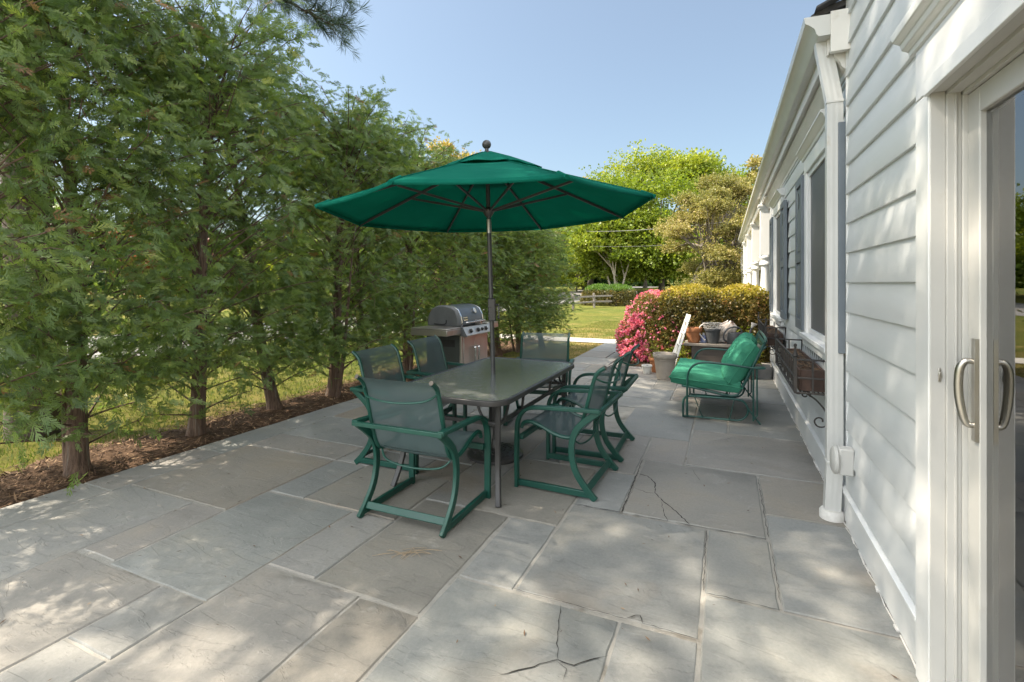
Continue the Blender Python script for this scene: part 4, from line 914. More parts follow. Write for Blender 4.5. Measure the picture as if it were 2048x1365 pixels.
def cushion(c, sx, sy, sz, ry, seed, name, label=None, rz=0, pillow=.5):
    r = random.Random(seed); b = MB(); n = 18
    M = Matrix.Translation(c) @ Matrix.Rotation(rz, 4, 'Z') @ Matrix.Rotation(ry, 4, 'Y'); ph = [r.uniform(0, 6) for _ in range(6)]
    for side in (1, -1):
        def f(u, v, side=side):
            x, y = u * 2 - 1, v * 2 - 1; ex = max(0, 1 - abs(x) ** 5) ** .5 * max(0, 1 - abs(y) ** 5) ** .5
            z = ex ** pillow if ex > 0 else 0; cor = (abs(x) * abs(y)) ** 4
            w = .060 * math.sin(9 * y + 2 * x + ph[0]) * math.sin(3 * x + ph[1]) + .045 * math.sin(17 * y - 3 * x + ph[2]) * (1 - x * x) + .02 * math.sin(29 * x + 11 * y + ph[3])
            return tuple(M @ Vector((x * sx * (.5 - .012 * (1 - y * y) + .012 * cor), y * sy * (.5 - .012 * (1 - x * x) + .012 * cor), side * sz * .5 * z * (1 + w * (1 if side > 0 else .5)))))
        b.grid(f, n * 2, n * 2)
    o = gp(b, name, M_CUSH); bm = bmesh.new(); bm.from_mesh(o.data); bmesh.ops.remove_doubles(bm, verts=bm.verts, dist=.0008); bmesh.ops.recalc_face_normals(bm, faces=bm.faces); bm.to_mesh(o.data); bm.free()
    for p in o.data.polygons: p.use_smooth = True
    b = MB(); E = []
    for k in range(80):
        t = k / 80 * 4; s = int(t); q = (t - s) * 2 - 1
        E.append({0: (q, -1), 1: (1, q), 2: (-q, 1), 3: (-1, -q)}[s])
    b.tube([tuple(M @ Vector((x * sx * (.5 - .012 * (1 - y * y) + .012 * (abs(x) * abs(y)) ** 4), y * sy * (.5 - .012 * (1 - x * x) + .012 * (abs(x) * abs(y)) ** 4), 0))) for x, y in E], .006, 6, closed=True); b.build('piping', M_CUSH, o)
    return o
cushion((-.205, .03, .405), .74, 1.14, .175, math.radians(5), 1, 'seat_cushion', pillow=.28)
cushion((.155, -.245, .625), .50, .58, .24, math.radians(-58), 2, 'back_cushion', pillow=.62, rz=.04)
cushion((.165, .345, .640), .50, .58, .24, math.radians(-57), 3, 'back_cushion', pillow=.62, rz=-.05)

# ---- pots
M_TERRA = pmat('terracotta', (.30, .115, .045), (.40, .165, .07), 7, .75, bump=.001, spots=((.45, .30, .20), 6, .6, .4))
M_BEIGE = pmat('weathered_beige_pot', (.33, .29, .25), (.42, .37, .32), 5, .7, spots=((.28, .22, .17), 4, .58, .6))
M_WHITE = pmat('white_plastic', (.62, .61, .58), (.72, .71, .68), 4, .5, spots=((.40, .35, .28), 6, .6, .5))
M_DGREY = pmat('dark_grey_plastic', (.055, .058, .062), (.075, .078, .082), 6, .45, spots=((.15, .15, .14), 8, .62, .4))
M_SOIL = pmat('potting_soil', (.03, .02, .013), (.08, .055, .035), 30, .95, bump=.012, bscale=60)
def pot(name, label, loc, h, rt, rb, mat, rim=.045, group=None, soil=True, cat='plant pot'):
    t = thing(name, label, cat, loc, group=group); b = MB(); e = rt * .08 + .003
    b.lathe([(rb * .9, 0), (rb, .004), (rb + (rt - e - rb) * .5, (h - rim) * .5), (rt - e, h - rim - .004), (rt - .002, h - rim), (rt, h - rim + .006), (rt, h - .008), (rt - .004, h), (rt - .014, h), (rt - .018, h - .01), (rt - e - .014, h - rim), (rb, .03), (.0001, .025)], 36)
    b.build('pot_wall', mat, t)
    if soil:
        b = MB(); r = random.Random(int(h * 1e4)); zr = h - rim * .8; b.grid(lambda u, v: ((rt - e - .010) * u * math.cos(2 * PI * v), (rt - e - .010) * u * math.sin(2 * PI * v), zr + .02 * (1 - u) + r.uniform(-.006, .006) * (u < .95)), 6, 24); b.build('soil', M_SOIL, t)
    return t
big = pot('garden_pot', 'large pale beige ribbed plastic pot on the flagstones in front of the glider', (-.865, 8.02, 0), .40, .185, .125, M_BEIGE, .06)
b = MB()
for z in (.30, .325): b.lathe([(.1635 + (z - .30) * .14, -.006), (.172 + (z - .30) * .14, 0), (.1645 + (z - .30) * .14, .006)], 32, (0, 0, z), False, False)
b.build('ring', M_BEIGE, big)
pot('garden_pot', 'wide orange terracotta pot on the ground behind the small white pot', (-1.03, 8.58, 0), .25, .165, .11, M_TERRA, .05)
pot('garden_pot', 'small white pot on the flagstones, leftmost of the pots', (-1.19, 8.36, 0), .145, .088, .06, M_WHITE, .03)
# ---- low storage bench with pots on top
M_BENCH = pmat('brown_resin', (.075, .058, .048), (.10, .08, .066), 3, .6, stretch=(1, 1, 8), bump=.001)
M_PLANK = pmat('grey_plank', (.20, .175, .145), (.30, .26, .22), 3, .75, stretch=(1, 10, 10), bump=.002, bscale=20)
bn = thing('potting_bench', 'low brown storage bench holding pots behind the glider', 'bench', (-.09, 8.66, 0))
b = MB(); b.bx(-.40, .52, -.19, .21, .0, .485); bd_ = b.build('box', M_BENCH, bn, bevel=.012)
b = MB(); b.bx(-.41, -.33, -.20, -.19, .02, .49); b.bx(-.40, .52, -.197, -.190, .24, .25); b.build('corner_post', M_BENCH, bd_, bevel=.003)
b = MB(); b.bx(-.53, .60, -.235, -.06, .488, .526); b.bx(-.53, .60, -.05, .23, .488, .524); b.build('top', M_PLANK, bn, bevel=.005)
ZB = .526
pot('garden_pot', 'orange terracotta pot standing on the potting bench beside the white step ladder', (-.475, 8.60, ZB), .245, .135, .088, M_TERRA, .062)
gp2 = pot('garden_pot', 'dark grey pot with a wire basket over it, on the potting bench', (-.185, 8.60, ZB), .235, .128, .088, M_DGREY, .03)
# wire basket
M_WIRE = pmat('white_wire', (.50, .47, .43), (.62, .59, .55), 9, .5)
wb = thing('wire_basket', 'white wire hanging basket resting on the dark grey pot', 'basket', (-.185, 8.60, ZB + .20))
b = MB()
for z, r_ in ((.02, .120), (.05, .135), (.085, .143), (.125, .148)): b.tube([(r_ * math.cos(a), r_ * math.sin(a), z) for a in np.linspace(0, 2 * PI, 29)[:-1]], .0032 if z < .1 else .005, 6, closed=True)
for k in range(16):
    a = 2 * PI * k / 16; P = [(r_ * math.cos(a + .22 * math.sin(z * 50 + k * PI)), r_ * math.sin(a + .22 * math.sin(z * 50 + k * PI)), z) for z, r_ in zip(np.linspace(.02, .125, 8), np.linspace(.120, .148, 8))]; b.tube(P, .0028, 5)
b.build('wire', M_WIRE, wb)
b = MB(); b.tube(smoothpath([(-.135, -.05, .115), (-.19, -.06, .06), (-.195, -.06, -.04), (-.15, -.065, -.11), (-.11, -.07, -.15)], 6), .011, 8); b.build('handle', M_WIRE, wb)
# watering cans
def wcan(loc, rz, mat, label, sc=1):
    t = thing('watering_can', label, 'watering can', loc, rz); b = MB()
    prof = [(.105, 0), (.112, .01), (.108, .12), (.10, .17), (.095, .185), (.086, .188), (.084, .17), (.09, .05), (.0001, .03)]
    b.lathe(prof, 30); b.v = [(x * 1.15 * sc, y * .8 * sc, z * sc) for x, y, z in b.v]; b.build('body', mat, t)
    b = MB(); b.tube([(x * sc, y * sc, z * sc) for x, y, z in smoothpath([(.10, 0, .18), (.06, 0, .255), (-.03, 0, .275), (-.12, 0, .235), (-.175, 0, .15), (-.17, 0, .07), (-.11, 0, .03)], 6)], .013 * sc, 8, up=(0, 1, 0)); b.build('handle', mat, t)
    b = MB(); P = smoothpath([(.11, 0, .05), (.17, 0, .10), (.205, 0, .18), (.235, 0, .27)], 6); n = len(P); b.tube([(x * sc, y * sc, z * sc) for x, y, z in P], [(.024 - .010 * i / (n - 1)) * sc for i in range(n)], 10, up=(0, 1, 0)); sp = b.build('spout', mat, t)
    b = MB(); b.tube([(.235 * sc, 0, .27 * sc), (.25 * sc, 0, .305 * sc), (.27 * sc, 0, .335 * sc), (.272 * sc, 0, .342 * sc)], [.014 * sc, .024 * sc, .046 * sc, .046 * sc], 16, up=(0, 1, 0)); b.build('rose', M_WIRE, sp)
wcan((.155, 8.60, ZB), .15, M_DGREY, 'dark grey watering can with pale rose on the potting bench behind the glider back')
# crumpled soil bag
M_BAG = pmat('plastic_sack', (.34, .26, .20), (.62, .58, .54), 9, .4, spots=((.30, .12, .06), 7, .55, .9), bump=.006, bscale=14)
b = MB(); r = random.Random(4)
def fb(u, v):
    a = 2 * PI * v; z = u; w = .155 * (1 - .25 * u) * (1 - max(0, u - .8) * 3.2); d_ = .085 * (1 - u ** 3) + .012
    k = 1 + .10 * math.sin(5 * a + 9 * u) + .06 * math.sin(11 * a - 14 * u)
    return (w * math.cos(a) * k + .05 * u, d_ * math.sin(a) * k, .36 * z + .02 * math.sin(3 * a))
b.grid(fb, 16, 40); o = b.build('soil_bag', M_BAG, None); o.location = (-.035, 8.78, ZB); o.rotation_euler = (.05, .18, .2); tag(o, 'crumpled brown and white soil sack standing between grey pot and watering can', 'sack')
b = MB(); P = [(.045, 0), (.05, .005), (.05, .085), (.035, .11), (.018, .118), (.018, .125)]; b.lathe(P, 20); t = thing('spray_bottle', 'small blue and white bottle on the bench between terracotta and grey pots', 'bottle', (-.325, 8.66, ZB)); b.build('bottle_body', pmat('blue_label', (.06, .10, .35), (.45, .48, .60), 16, .4), t)
b = MB(); b.lathe([(.02, .120), (.02, .15), (.012, .155), (.0001, .156)], 14); b.build('cap', M_WHITE, t)
# white folding step ladder leaning on the bench
M_LAD = pmat('chipped_white_paint', (.66, .65, .62), (.78, .77, .74), 5, .45, spots=((.32, .24, .17), 8, .60, .7))
ld = thing('step_ladder', 'narrow white folding step ladder leaning beside the terracotta pot', 'ladder', (-.80, 8.26, 0))
b1, t1 = Vector((0, 0, 0)), Vector((.275, .24, .985)); off = Vector((-.055, .22, -.0))
for i, (s0, w) in enumerate(((Vector((0, 0, 0)), .040), (off, .032))):
    b = MB(); b.bar([tuple(b1 + s0), tuple(t1 + s0 * .9)], w, .018, up=(.3, .9, 0)); b.build('rail', M_LAD, ld, bevel=.003)
for k in range(5):
    q = .12 + k * .19; p = b1.lerp(t1, q); b = MB(); b.bar([tuple(p), tuple(p + off * .95)], .05, .014, up=(0, .2, 1)); rg = b.build('rung', M_LAD, ld, bevel=.002)
    b = MB(); b.tube([tuple(p + Vector((.012, -.012, .0))), tuple(p + Vector((.022, -.022, .0)))], .010, 8); b.build('bolt', M_DGREY, rg)
b = MB(); P1 = b1 + off + Vector((-.05, .05, 0)); b.bar([tuple(P1 + Vector((0, 0, .0))), tuple(t1 + off + Vector((-.02, .02, -.06)))], .022, .012, up=(.3, .9, 0)); b.build('brace', M_LAD, ld, bevel=.002)

# ---- wrought iron window box holders with wooden planters
M_IRON = pmat('rusty_black_iron', (.022, .020, .019), (.040, .034, .030), 12, .6, spots=((.10, .045, .02), 10, .62, .5))
M_CEDAR = pmat('cedar_planter', (.045, .027, .020), (.080, .044, .031), 3, .7, stretch=(6, 1, 6), bump=.002, bscale=18, spots=((.05, .03, .02), 4, .55, .6))
def iron_box(y0, y1, lab1, lab2, X0=.472):
    X1 = .708; zb, zt = .69, .935; L = y1 - y0
    t = thing('window_box_holder', lab1, 'window box', (X1, y0, zb), group='iron window box holders on the house wall'); B = (X1, y0, zb)
    b = MB(); s = .013
    for z in (zb, zb + .11, zt):
        b.bx(X0, X0 + s, y0, y1, z - s / 2, z + s / 2)
        for y in (y0, y1): b.bx(X0 + s, X1, y - s / 2, y + s / 2, z - s / 2, z + s / 2)
    for y in (y0, y1): b.bx(X1 - s, X1, y - s / 2, y + s / 2, zb, zt)
    b.bx(X1 - .006, X1 + .006, y0, y1, zt - .006, zt + .006); b.bx(X1 - .006, X1 + .006, y0, y1, zb - .006, zb + .006)
    b.build('frame', M_IRON, t, origin=B, bevel=.002)
    n = 11; b = MB()
    for k in range(1, n): y = y0 + L * k / n; b.bx(X0 + .003, X0 + .011, y - .004, y + .004, zb, zt)
    for k in range(1, 14): y = y0 + L * k / 14; b.bx(X1 - .004, X1 + .004, y - .004, y + .004, zb, zt)
    for y in (y0, y1): xm = (X0 + X1) / 2; b.bx(xm - .006, xm + .006, y - .006, y + .006, zb, zt)
    for k in range(8): x = X0 + (X1 - X0) * (k + .5) / 8; b.bx(x - .004, x + .004, y0, y1, zb - .003, zb + .003)
    b.build('baluster', M_IRON, t, origin=B)
    b = MB()   # scrolls in the front panel
    for k in range(5):
        yc = y0 + L * (k + .5) / 5
        for sg in (-1, 1): b.tube([(X0 + .006, yc + sg * (.012 + .035 * q / 16 * math.sin(q * .42)), zb + .055 + .19 * 0 + .05 * q / 16 * math.cos(q * .42) * sg) for q in range(1, 17)], .0035, 5, up=(1, 0, 0))
    b.build('scroll', M_IRON, t, origin=B)
    for y in (y0, y1):
        b = MB(); b.bx(X0 - .004, X0 + .016, y - .010, y + .010, zb, zt + .02); b.lathe([(.010, 0), (.021, .006), (.021, .014), (.012, .03), (.007, .065), (.0085, .075), (.012, .085), (.008, .097), (.0001, .10)], 12, (X0 + .006, y, zt + .02)); b.build('post', M_IRON, t, origin=B)
    for y in (y0 + .12, y1 - .12):
        b = MB(); cx, cz = X1 - .075, zb - .06
        P = [(X1 - .004, y, zb - .27), (X1 - .006, y, zb - .20), (X1 - .03, y, zb - .13), (X1 - .09, y, zb - .06), (X1 - .16, y, zb - .015)]; b.tube(smoothpath(P, 6), .006, 6, up=(0, 1, 0))
        for (ax_, az, r0, a0, dr) in ((X1 - .055, zb - .225, .052, 0.15, 1), (X1 - .15, zb - .035, .034, .4, -1)):
            Q = []
            for q in range(22): a = a0 + dr * q * .30; rr_ = r0 * (1 - q / 30); Q.append((ax_ + rr_ * math.cos(a), y, az - rr_ * math.sin(a)))
            b.tube(Q, .0055, 6, up=(0, 1, 0))
        b.bx(X1 - .004, X1 + .004, y - .008, y + .008, zb - .28, zb); b.build('bracket', M_IRON, t, origin=B)
    p = thing('planter_box', lab2, 'planter', (X1, y0, zb), group='wooden planters in the window boxes'); b = MB(); a, c = y0 + .05, y1 - .05; xa, xb = X0 + .035, X1 - .03; z0, z1 = zb + .006, zb + .165; w = .014
    b.bx(xa, xa + w, a, c, z0, z1); b.bx(xb - w, xb, a, c, z0, z1); b.bx(xa + w, xb - w, a, a + w, z0, z1 - .002); b.bx(xa + w, xb - w, c - w, c, z0, z1 - .002); b.bx(xa + w, xb - w, a + w, c - w, z0, z0 + .012); b.build('box', M_CEDAR, p, origin=B, bevel=.003)
    b = MB(); r = random.Random(8); b.grid(lambda u, v: (xa + w + (xb - xa - 2 * w) * u, a + w + (c - a - 2 * w) * v, z1 - .022 + r.uniform(-.008, .010)), 8, 60); b.build('soil', M_SOIL, p, origin=B)
    nq = 260; tm_ = np.array([quad((0, -.5, 0), (0, .5, 0), 0, .07)]); pos = np.stack([rng.uniform(xa + .02, xb - .02, nq) - X1, rng.uniform(a + .03, c - .03, nq) - y0, rng.uniform(z1 - .02, z1 + .012, nq) - zb], 1); dd = rng.normal(size=(nq, 3)); dd[:, 2] *= .35
    o = meshobj('dry_stems', leafmesh('dry_stems', tm_, pos, dd, rng.uniform(.03, .08, nq), rng.random(nq), [M_CHIP]), p); o['kind'] = 'stuff'
iron_box(4.17, 5.62, 'black wrought iron window box holder under the nearer window, beside the downspout', 'reddish wooden planter with dry soil in the nearer iron window box')
iron_box(7.05, 8.50, 'black wrought iron window box holder under the farther window, by the house corner', 'weathered wooden planter in the farther iron window box behind the glider')
# pine straw clump and litter on the stone
b = MB(); r = random.Random(12)
for k in range(20):
    x, y = r.gauss(0, .06), r.gauss(0, .022); a = r.gauss(.25, .5); L = r.uniform(.04, .08)
    b.bar(smoothpath([(x - L * math.cos(a), y - L * math.sin(a), .006), (x, y + r.uniform(-.008, .008), .008 + r.uniform(0, .008)), (x + L * math.cos(a), y + L * math.sin(a), .005)], 3), .0016, .0014)
o = b.build('pine_straw', pmat('dry_needle', (.30, .23, .15), (.40, .31, .21), 20, .8), None); o.location = (-1.64, 2.24, 0); o.rotation_euler = (0, 0, .5); tag(o, 'small clump of dry tan pine needles on the flagstones behind the nearest chair', 'pine straw')
# ================================================================== VEGETATION
M_BARK = pmat('arborvitae_bark', (.06, .038, .028), (.21, .135, .095), 7, .92, stretch=(8, 8, .45), bump=.022, bscale=11, spots=((.24, .21, .18), 2.2, .55, .7))
M_TWIG = pmat('twig_bark', (.07, .045, .032), (.15, .10, .07), 6, .9, stretch=(3, 3, 1))
M_ARB = leafmat('arborvitae_scale_leaf', [(0, (.070, .115, .055)), (.30, (.125, .195, .072)), (.58, (.185, .260, .074)), (.80, (.26, .315, .080)), (.93, (.33, .35, .10)), (.97, (.27, .15, .07)), (1, (.28, .16, .08))], trans=.5, rough=.42, clump=1.1, spec=.55)
SPR = [spray_template(s) * np.array([w, 1, z]) for s, w, z in ((1, 1, 1), (2, .72, 1.6), (3, 1.2, .6), (4, .6, -1.2), (5, .9, 2.2))]
def arborvitae_mesh(seed, height, dens=1.0):
    r = np.random.default_rng(seed); rp = random.Random(seed)
    lean = r.normal(size=2) * .05
    def trunk_at(z): t = z / height; return np.array([lean[0] * z + .03 * math.sin(z * 1.7 + seed), lean[1] * z + .03 * math.cos(z * 1.3 + seed), z])
    tb = MB(); zs = np.linspace(-.06, height * .93, 22); tb.tube([tuple(trunk_at(z)) for z in zs], [(.064 * (1 - z / height) ** .8 + .008) * (1 + .42 * math.exp(-max(z, 0) / .09)) for z in zs], 12, up=(1, 0, 0))
    if seed % 2 == 0:   # second, thinner stem from the base
        a = r.uniform(0, 6.28); q = np.array([math.cos(a), math.sin(a), 0])
        tb.tube([tuple(q * (.16 + .09 * z) + trunk_at(z)) for z in np.linspace(-.05, height * .6, 12)], [.032 * (1 - .85 * k / 11) for k in range(12)], 8, up=(1, 0, 0))
    P, Dn, SC = [], [], []
    limbs = MB(); nl = int(112 * dens * height / 4.2)
    for i in range(nl):
        z0 = .30 + (height - .47) * ((i + r.uniform(0, 1)) / nl) ** .92
        t = z0 / height; rad = (.94 if t < .86 else .94 * max(.25, 1 - ((t - .86) / .19) ** 2.0)) * r.uniform(.72, 1.12)
        if z0 < 1.0: rad *= r.uniform(.55, 1.15)
        a = i * 2.399 + r.normal() * .35; u = np.array([math.cos(a), math.sin(a), 0])
        rise = r.uniform(.35, 1.25) * rad * (1 if t > .25 else .6); base = trunk_at(z0 - .1)
        pts = []
        for k in range(7):
            s = k / 6; pts.append(base + u * rad * s + np.array([0, 0, rise * s * (1.35 - .45 * s)]) + np.array([math.sin(s * 5 + i), math.cos(s * 4 + i), 0]) * .035 * s)
        limbs.tube([tuple(p) for p in pts], [.0085 * (1 - .8 * k / 6) + .0015 for k in range(7)], 5, up=(0, 0, 1))
        sparse = r.random() < (.22 if t < .66 else .06)
        m = int(r.integers(14, 24) * (1.15 if t > .6 else 1) * (.35 if sparse else 1) * (.5 if z0 < .75 else 1))
        for j in range(m):
            s = r.beta(2.6, 1.15); k = min(int(s * 6), 5); q = s * 6 - k; p = pts[k] * (1 - q) + pts[k + 1] * q
            side = np.cross(u, [0, 0, 1]) * r.normal() * .8
            d = u * r.uniform(.25, 1.1) + side + np.array([0, 0, r.uniform(-.55, .55) + .35 * (t > .8)])
            d /= np.linalg.norm(d); off = r.normal(size=3) * .085
            if r.random() < .45:   # twiglet out to the spray
                e = p + d * r.uniform(.05, .16) + off; 
                if r.random() < .5: limbs.tube([tuple(p), tuple((p + e) / 2 + r.normal(size=3) * .008), tuple(e)], [.004, .003, .0015], 3, up=(0, 0, 1), caps=False)
                p = e
            else: p = p + off
            for w in range(int(r.integers(2, 4))):
                P.append(p + r.normal(size=3) * .022); Dn.append(d + r.normal(size=3) * .42 + np.array([.10, .12, -.38])); SC.append(r.uniform(.07, .185))
    c3 = r.uniform(0, 6, (5, 3)); k3 = r.normal(size=(5, 3)) * np.array([3.2, 3.2, 2.6])
    for j in range(int(2300 * height / 4.2)):   # loose sprays through the shell, thin where the crown has windows
        z = height * (r.uniform(.15, .985) if j % 5 else r.uniform(.15, .42)); t = z / height; R_ = (.92 if t < .88 else .92 * max(.20, 1 - ((t - .88) / .16) ** 2.0)); a = r.uniform(0, 6.283); q = R_ * r.uniform(.45, 1.04)
        p = trunk_at(z) + np.array([math.cos(a) * q, math.sin(a) * q, 0]); w_ = sum(math.sin(float(np.dot(k3[i], p)) + c3[i][0]) for i in range(5))
        if w_ < (.30 if t < .62 else -.5 if t < .74 else -2.2): continue
        d0 = np.array([math.cos(a), math.sin(a), 0]) * r.uniform(.2, 1) + np.array([r.normal() * .4, r.normal() * .4, r.uniform(-.8, .25)])
        for w in range(2): P.append(p + r.normal(size=3) * .03); Dn.append(d0 + r.normal(size=3) * .4); SC.append(r.uniform(.085, .17))
    for j in range(170):   # leader tuft
        z = height * r.uniform(.84, 1.0); P.append(trunk_at(z) + r.normal(size=3) * np.array([.11, .11, .05])); Dn.append(np.array([r.normal() * .5, r.normal() * .5, 1.2])); SC.append(r.uniform(.12, .2))
    P = np.array(P); Dn = np.array(Dn); SC = np.array(SC); N = len(P)
    # sprays hang as flat fans roughly facing sideways
    Nn = np.cross(unit(Dn), np.array([0, 0, 1.0])) + rng.normal(size=(N, 3)) * .75
    tint = np.clip(r.normal(.45, .17, N), 0, .93); br = r.random(N) < .012; tint[br] = 1.0
    sel = r.integers(0, 3, N); ms = []
    for k in range(3):
        q = sel == k; ms.append((P[q], Dn[q], SC[q], tint[q], Nn[q]))
    tm = np.concatenate([s_ for s_ in SPR[:1]])
    crown = leafmesh('crown', SPR, P, Dn, SC, tint, [M_ARB], normal=Nn)
    return tb, limbs, crown
def tri_build(seed, height, dens, label):
    tb, lb, cm = arborvitae_mesh(seed, height, dens); t = thing('arborvitae_tree', label, 'tree', group='arborvitae trees in the screening row')
    tr = tb.build('trunk', M_BARK, t); lb.build('limbs', M_TWIG, tr); meshobj('crown', cm, t); return t
protos = [tri_build(s, 4.2, 1.0, 'x') for s in (11, 12, 13, 14, 15)]
row = [(-4.66, 1.20, 4.25, 4), (-4.68, 2.21, 4.15, 1), (-4.83, 3.19, 4.0, 0), (-4.96, 4.27, 3.95, 2), (-4.84, 5.04, 3.8, 3), (-4.95, 5.95, 3.75, 4), (-4.95, 6.85, 3.62, 1), (-4.90, 7.75, 3.5, 0), (-4.80, 8.62, 3.4, 2), (-4.45, 9.5, 3.2, 3), (-4.22, 10.2, 3.05, 1), (-3.95, 10.85, 2.95, 4)]
labs = ['arborvitae at the far left whose branches reach in from the picture edge', 'arborvitae with the thickest reddish trunk at the near left end of the patio edge', 'arborvitae second from the left along the patio edge, its bare trunk standing in bark mulch',
    'arborvitae third from the left along the patio edge, slimmer trunk left of the nearest chair', 'arborvitae fourth from the left, its trunk just left of the two hedge side chair backs', 'arborvitae directly behind the nearer hedge side chair back', 'arborvitae behind the two hedge side chairs, left of the grill', 'arborvitae just left of the grill side shelf', 'arborvitae directly behind the gas grill lid', 'arborvitae just right of the grill behind the umbrella pole', 'arborvitae with a visible reddish trunk left of the far chair back', 'shortest arborvitae at the far end of the row next to the sunny lawn']
used = set()
for (x, y, h, k), lab in zip(row, labs):
    o = protos[k] if k not in used else copy_tree(protos[k]); used.add(k)
    o.location = (x, y, -.03); o.rotation_euler = (0, 0, rng.uniform(0, 6.28)); s = h / 4.2; w = .92 if y > 10.7 else .98 if y > 10 else 1.0
    o.scale = (w, w, s); o['label'] = lab
# a few low suckers and dead twigs at the trunk bases are part of the limbs above

# ---- pine overhead: trunk behind the row, boughs over the patio
M_PBARK = pmat('pine_bark', (.055, .04, .032), (.12, .09, .07), 6, .95, stretch=(4, 4, .8), bump=.015, bscale=8)
M_NEED = leafmat('pine_needle', [(0, (.035, .065, .045)), (.5, (.065, .11, .068)), (1, (.12, .15, .08))], trans=.3, rough=.45, clump=.8)
TUF = tuft_template(5, 24, .028, 70)
def pine(name, label, x, y, seed, boughs, height):
    t = thing(name, label, 'tree', (x, y, -.05), group='pines standing behind the arborvitae row'); r = np.random.default_rng(seed)
    tb = MB(); zs = np.linspace(0, height, 16); tb.tube([(.05 * math.sin(z), .05 * math.cos(z * .7), z) for z in zs], [.19 * (1 - z / height) + .03 for z in zs], 12, up=(1, 0, 0)); tr = tb.build('trunk', M_PBARK, t)
    lb = MB(); P, Dn = [], []
    for (az, z0, L, rise, dens) in boughs:
        u = np.array([math.cos(az), math.sin(az), 0]); sd = np.array([-u[1], u[0], 0]); pts = []
        for k in range(13):
            s = k / 12; pts.append(u * L * s + np.array([0, 0, z0 + rise * s - .10 * L * s * s]) + sd * .10 * L * math.sin(s * 3 + az * 5) * s)
        lb.tube([tuple(p) for p in pts], [.035 * L / 4 * (1 - .85 * k / 12) + .004 for k in range(13)], 6)
        for k in range(3, 13):
            for sg in (-1, 1):
                for q in range(2):
                    if r.random() > dens: continue
                    s = k / 12; l2 = L * (.36 - .22 * s) * r.uniform(.5, 1.1); d2 = u * r.uniform(.5, 1) + sd * sg * r.uniform(.5, 1.1) + np.array([0, 0, r.normal() * .22]); d2 /= np.linalg.norm(d2)
                    o = pts[k]; pp = [o + d2 * l2 * j / 5 + np.array([0, 0, -.05 * l2 * (j / 5) ** 2 + r.normal() * .012]) for j in range(6)]
                    lb.tube([tuple(p) for p in pp], [.012 * (1 - j / 6.5) for j in range(6)], 4, caps=False)
                    for j in range(2, 6):
                        for w in range(3):
                            dd = d2 * r.uniform(.5, 1) + r.normal(size=3) * .45; e = pp[j] + dd * r.uniform(.02, .16); P.append(e); Dn.append(dd)
                            if w == 0: lb.tube([tuple(pp[j]), tuple(e)], [.005, .003], 3, caps=False)
        P.append(pts[-1]); Dn.append(u)
    lb.build('limbs', M_PBARK, tr); P = np.array(P); Dn = np.array(Dn); N = len(P)
    meshobj('crown', leafmesh('crown', TUF, P, Dn, rng.uniform(.13, .20, N), np.clip(rng.normal(.5, .2, N), 0, 1), [M_NEED]), t); return t
rp = random.Random(31)
def whorls(z0, z1, n, L, dens):
    out = []
    for i in range(n):
        z = z0 + (z1 - z0) * i / n; out.append((i * 2.4 + rp.uniform(-.3, .3), z, L * (1 - .55 * (i / n) ** 1.5) * rp.uniform(.85, 1.12), rp.uniform(.0, .5), dens))
    return out
pine('pine_tree', 'tall pine behind the hedge reaching one needled bough against the sky', -6.5, 2.6, 5, [(.74, 5.32, 2.85, -.30, .9), (.58, 5.45, 2.75, -.28, .85)] + [q for i, q in enumerate(whorls(6.3, 16.5, 96, 4.8, .82)) if not (math.sin(q[0]) > .25 and q[1] < 7.7) and not (q[1] < 9.6 and i % 3 == 1 and -1.9 < (q[0] + PI) % (2 * PI) - PI < -1.0)], 17.5)

# ---- broadleaf trees beyond the lawn
def leaves(name, stops, **k): return leafmat(name, stops, **k)
M_MAPLE = leaves('spring_maple_leaf', [(0, (.09, .135, .014)), (.35, (.16, .215, .022)), (.7, (.25, .285, .034)), (1, (.35, .35, .055))], trans=.45, clump=.25)
M_DARKG = leaves('evergreen_leaf', [(0, (.02, .05, .02)), (.5, (.045, .10, .03)), (1, (.10, .17, .05))], trans=.25, clump=.3)
M_GOLD = leaves('golden_spring_leaf', [(0, (.20, .15, .04)), (.5, (.34, .26, .07)), (1, (.48, .38, .12))], trans=.35, clump=.4)
M_CRAB = leaves('bronze_spring_leaf', [(0, (.12, .13, .036)), (.4, (.23, .215, .068)), (.75, (.36, .30, .125)), (1, (.50, .40, .25))], trans=.35, clump=.5)
M_REDM = leaves('red_maple_leaf', [(0, (.14, .035, .025)), (.5, (.25, .08, .05)), (1, (.36, .15, .09))], trans=.35, clump=.6)
M_MID = leaves('mid_green_leaf', [(0, (.05, .10, .018)), (.5, (.10, .18, .03)), (1, (.20, .27, .06))], trans=.4, clump=.3)
LC = [leafcluster_template(s, 5, .7, .7) for s in (1, 2, 3)]
M_TRUNK = pmat('grey_trunk_bark', (.10, .085, .07), (.20, .17, .14), 3, .9, stretch=(4, 4, .8), bump=.02, bscale=7)
M_PALE = pmat('pale_trunk_bark', (.32, .28, .23), (.44, .39, .33), 3, .85, stretch=(3, 3, .8), bump=.01, bscale=7)
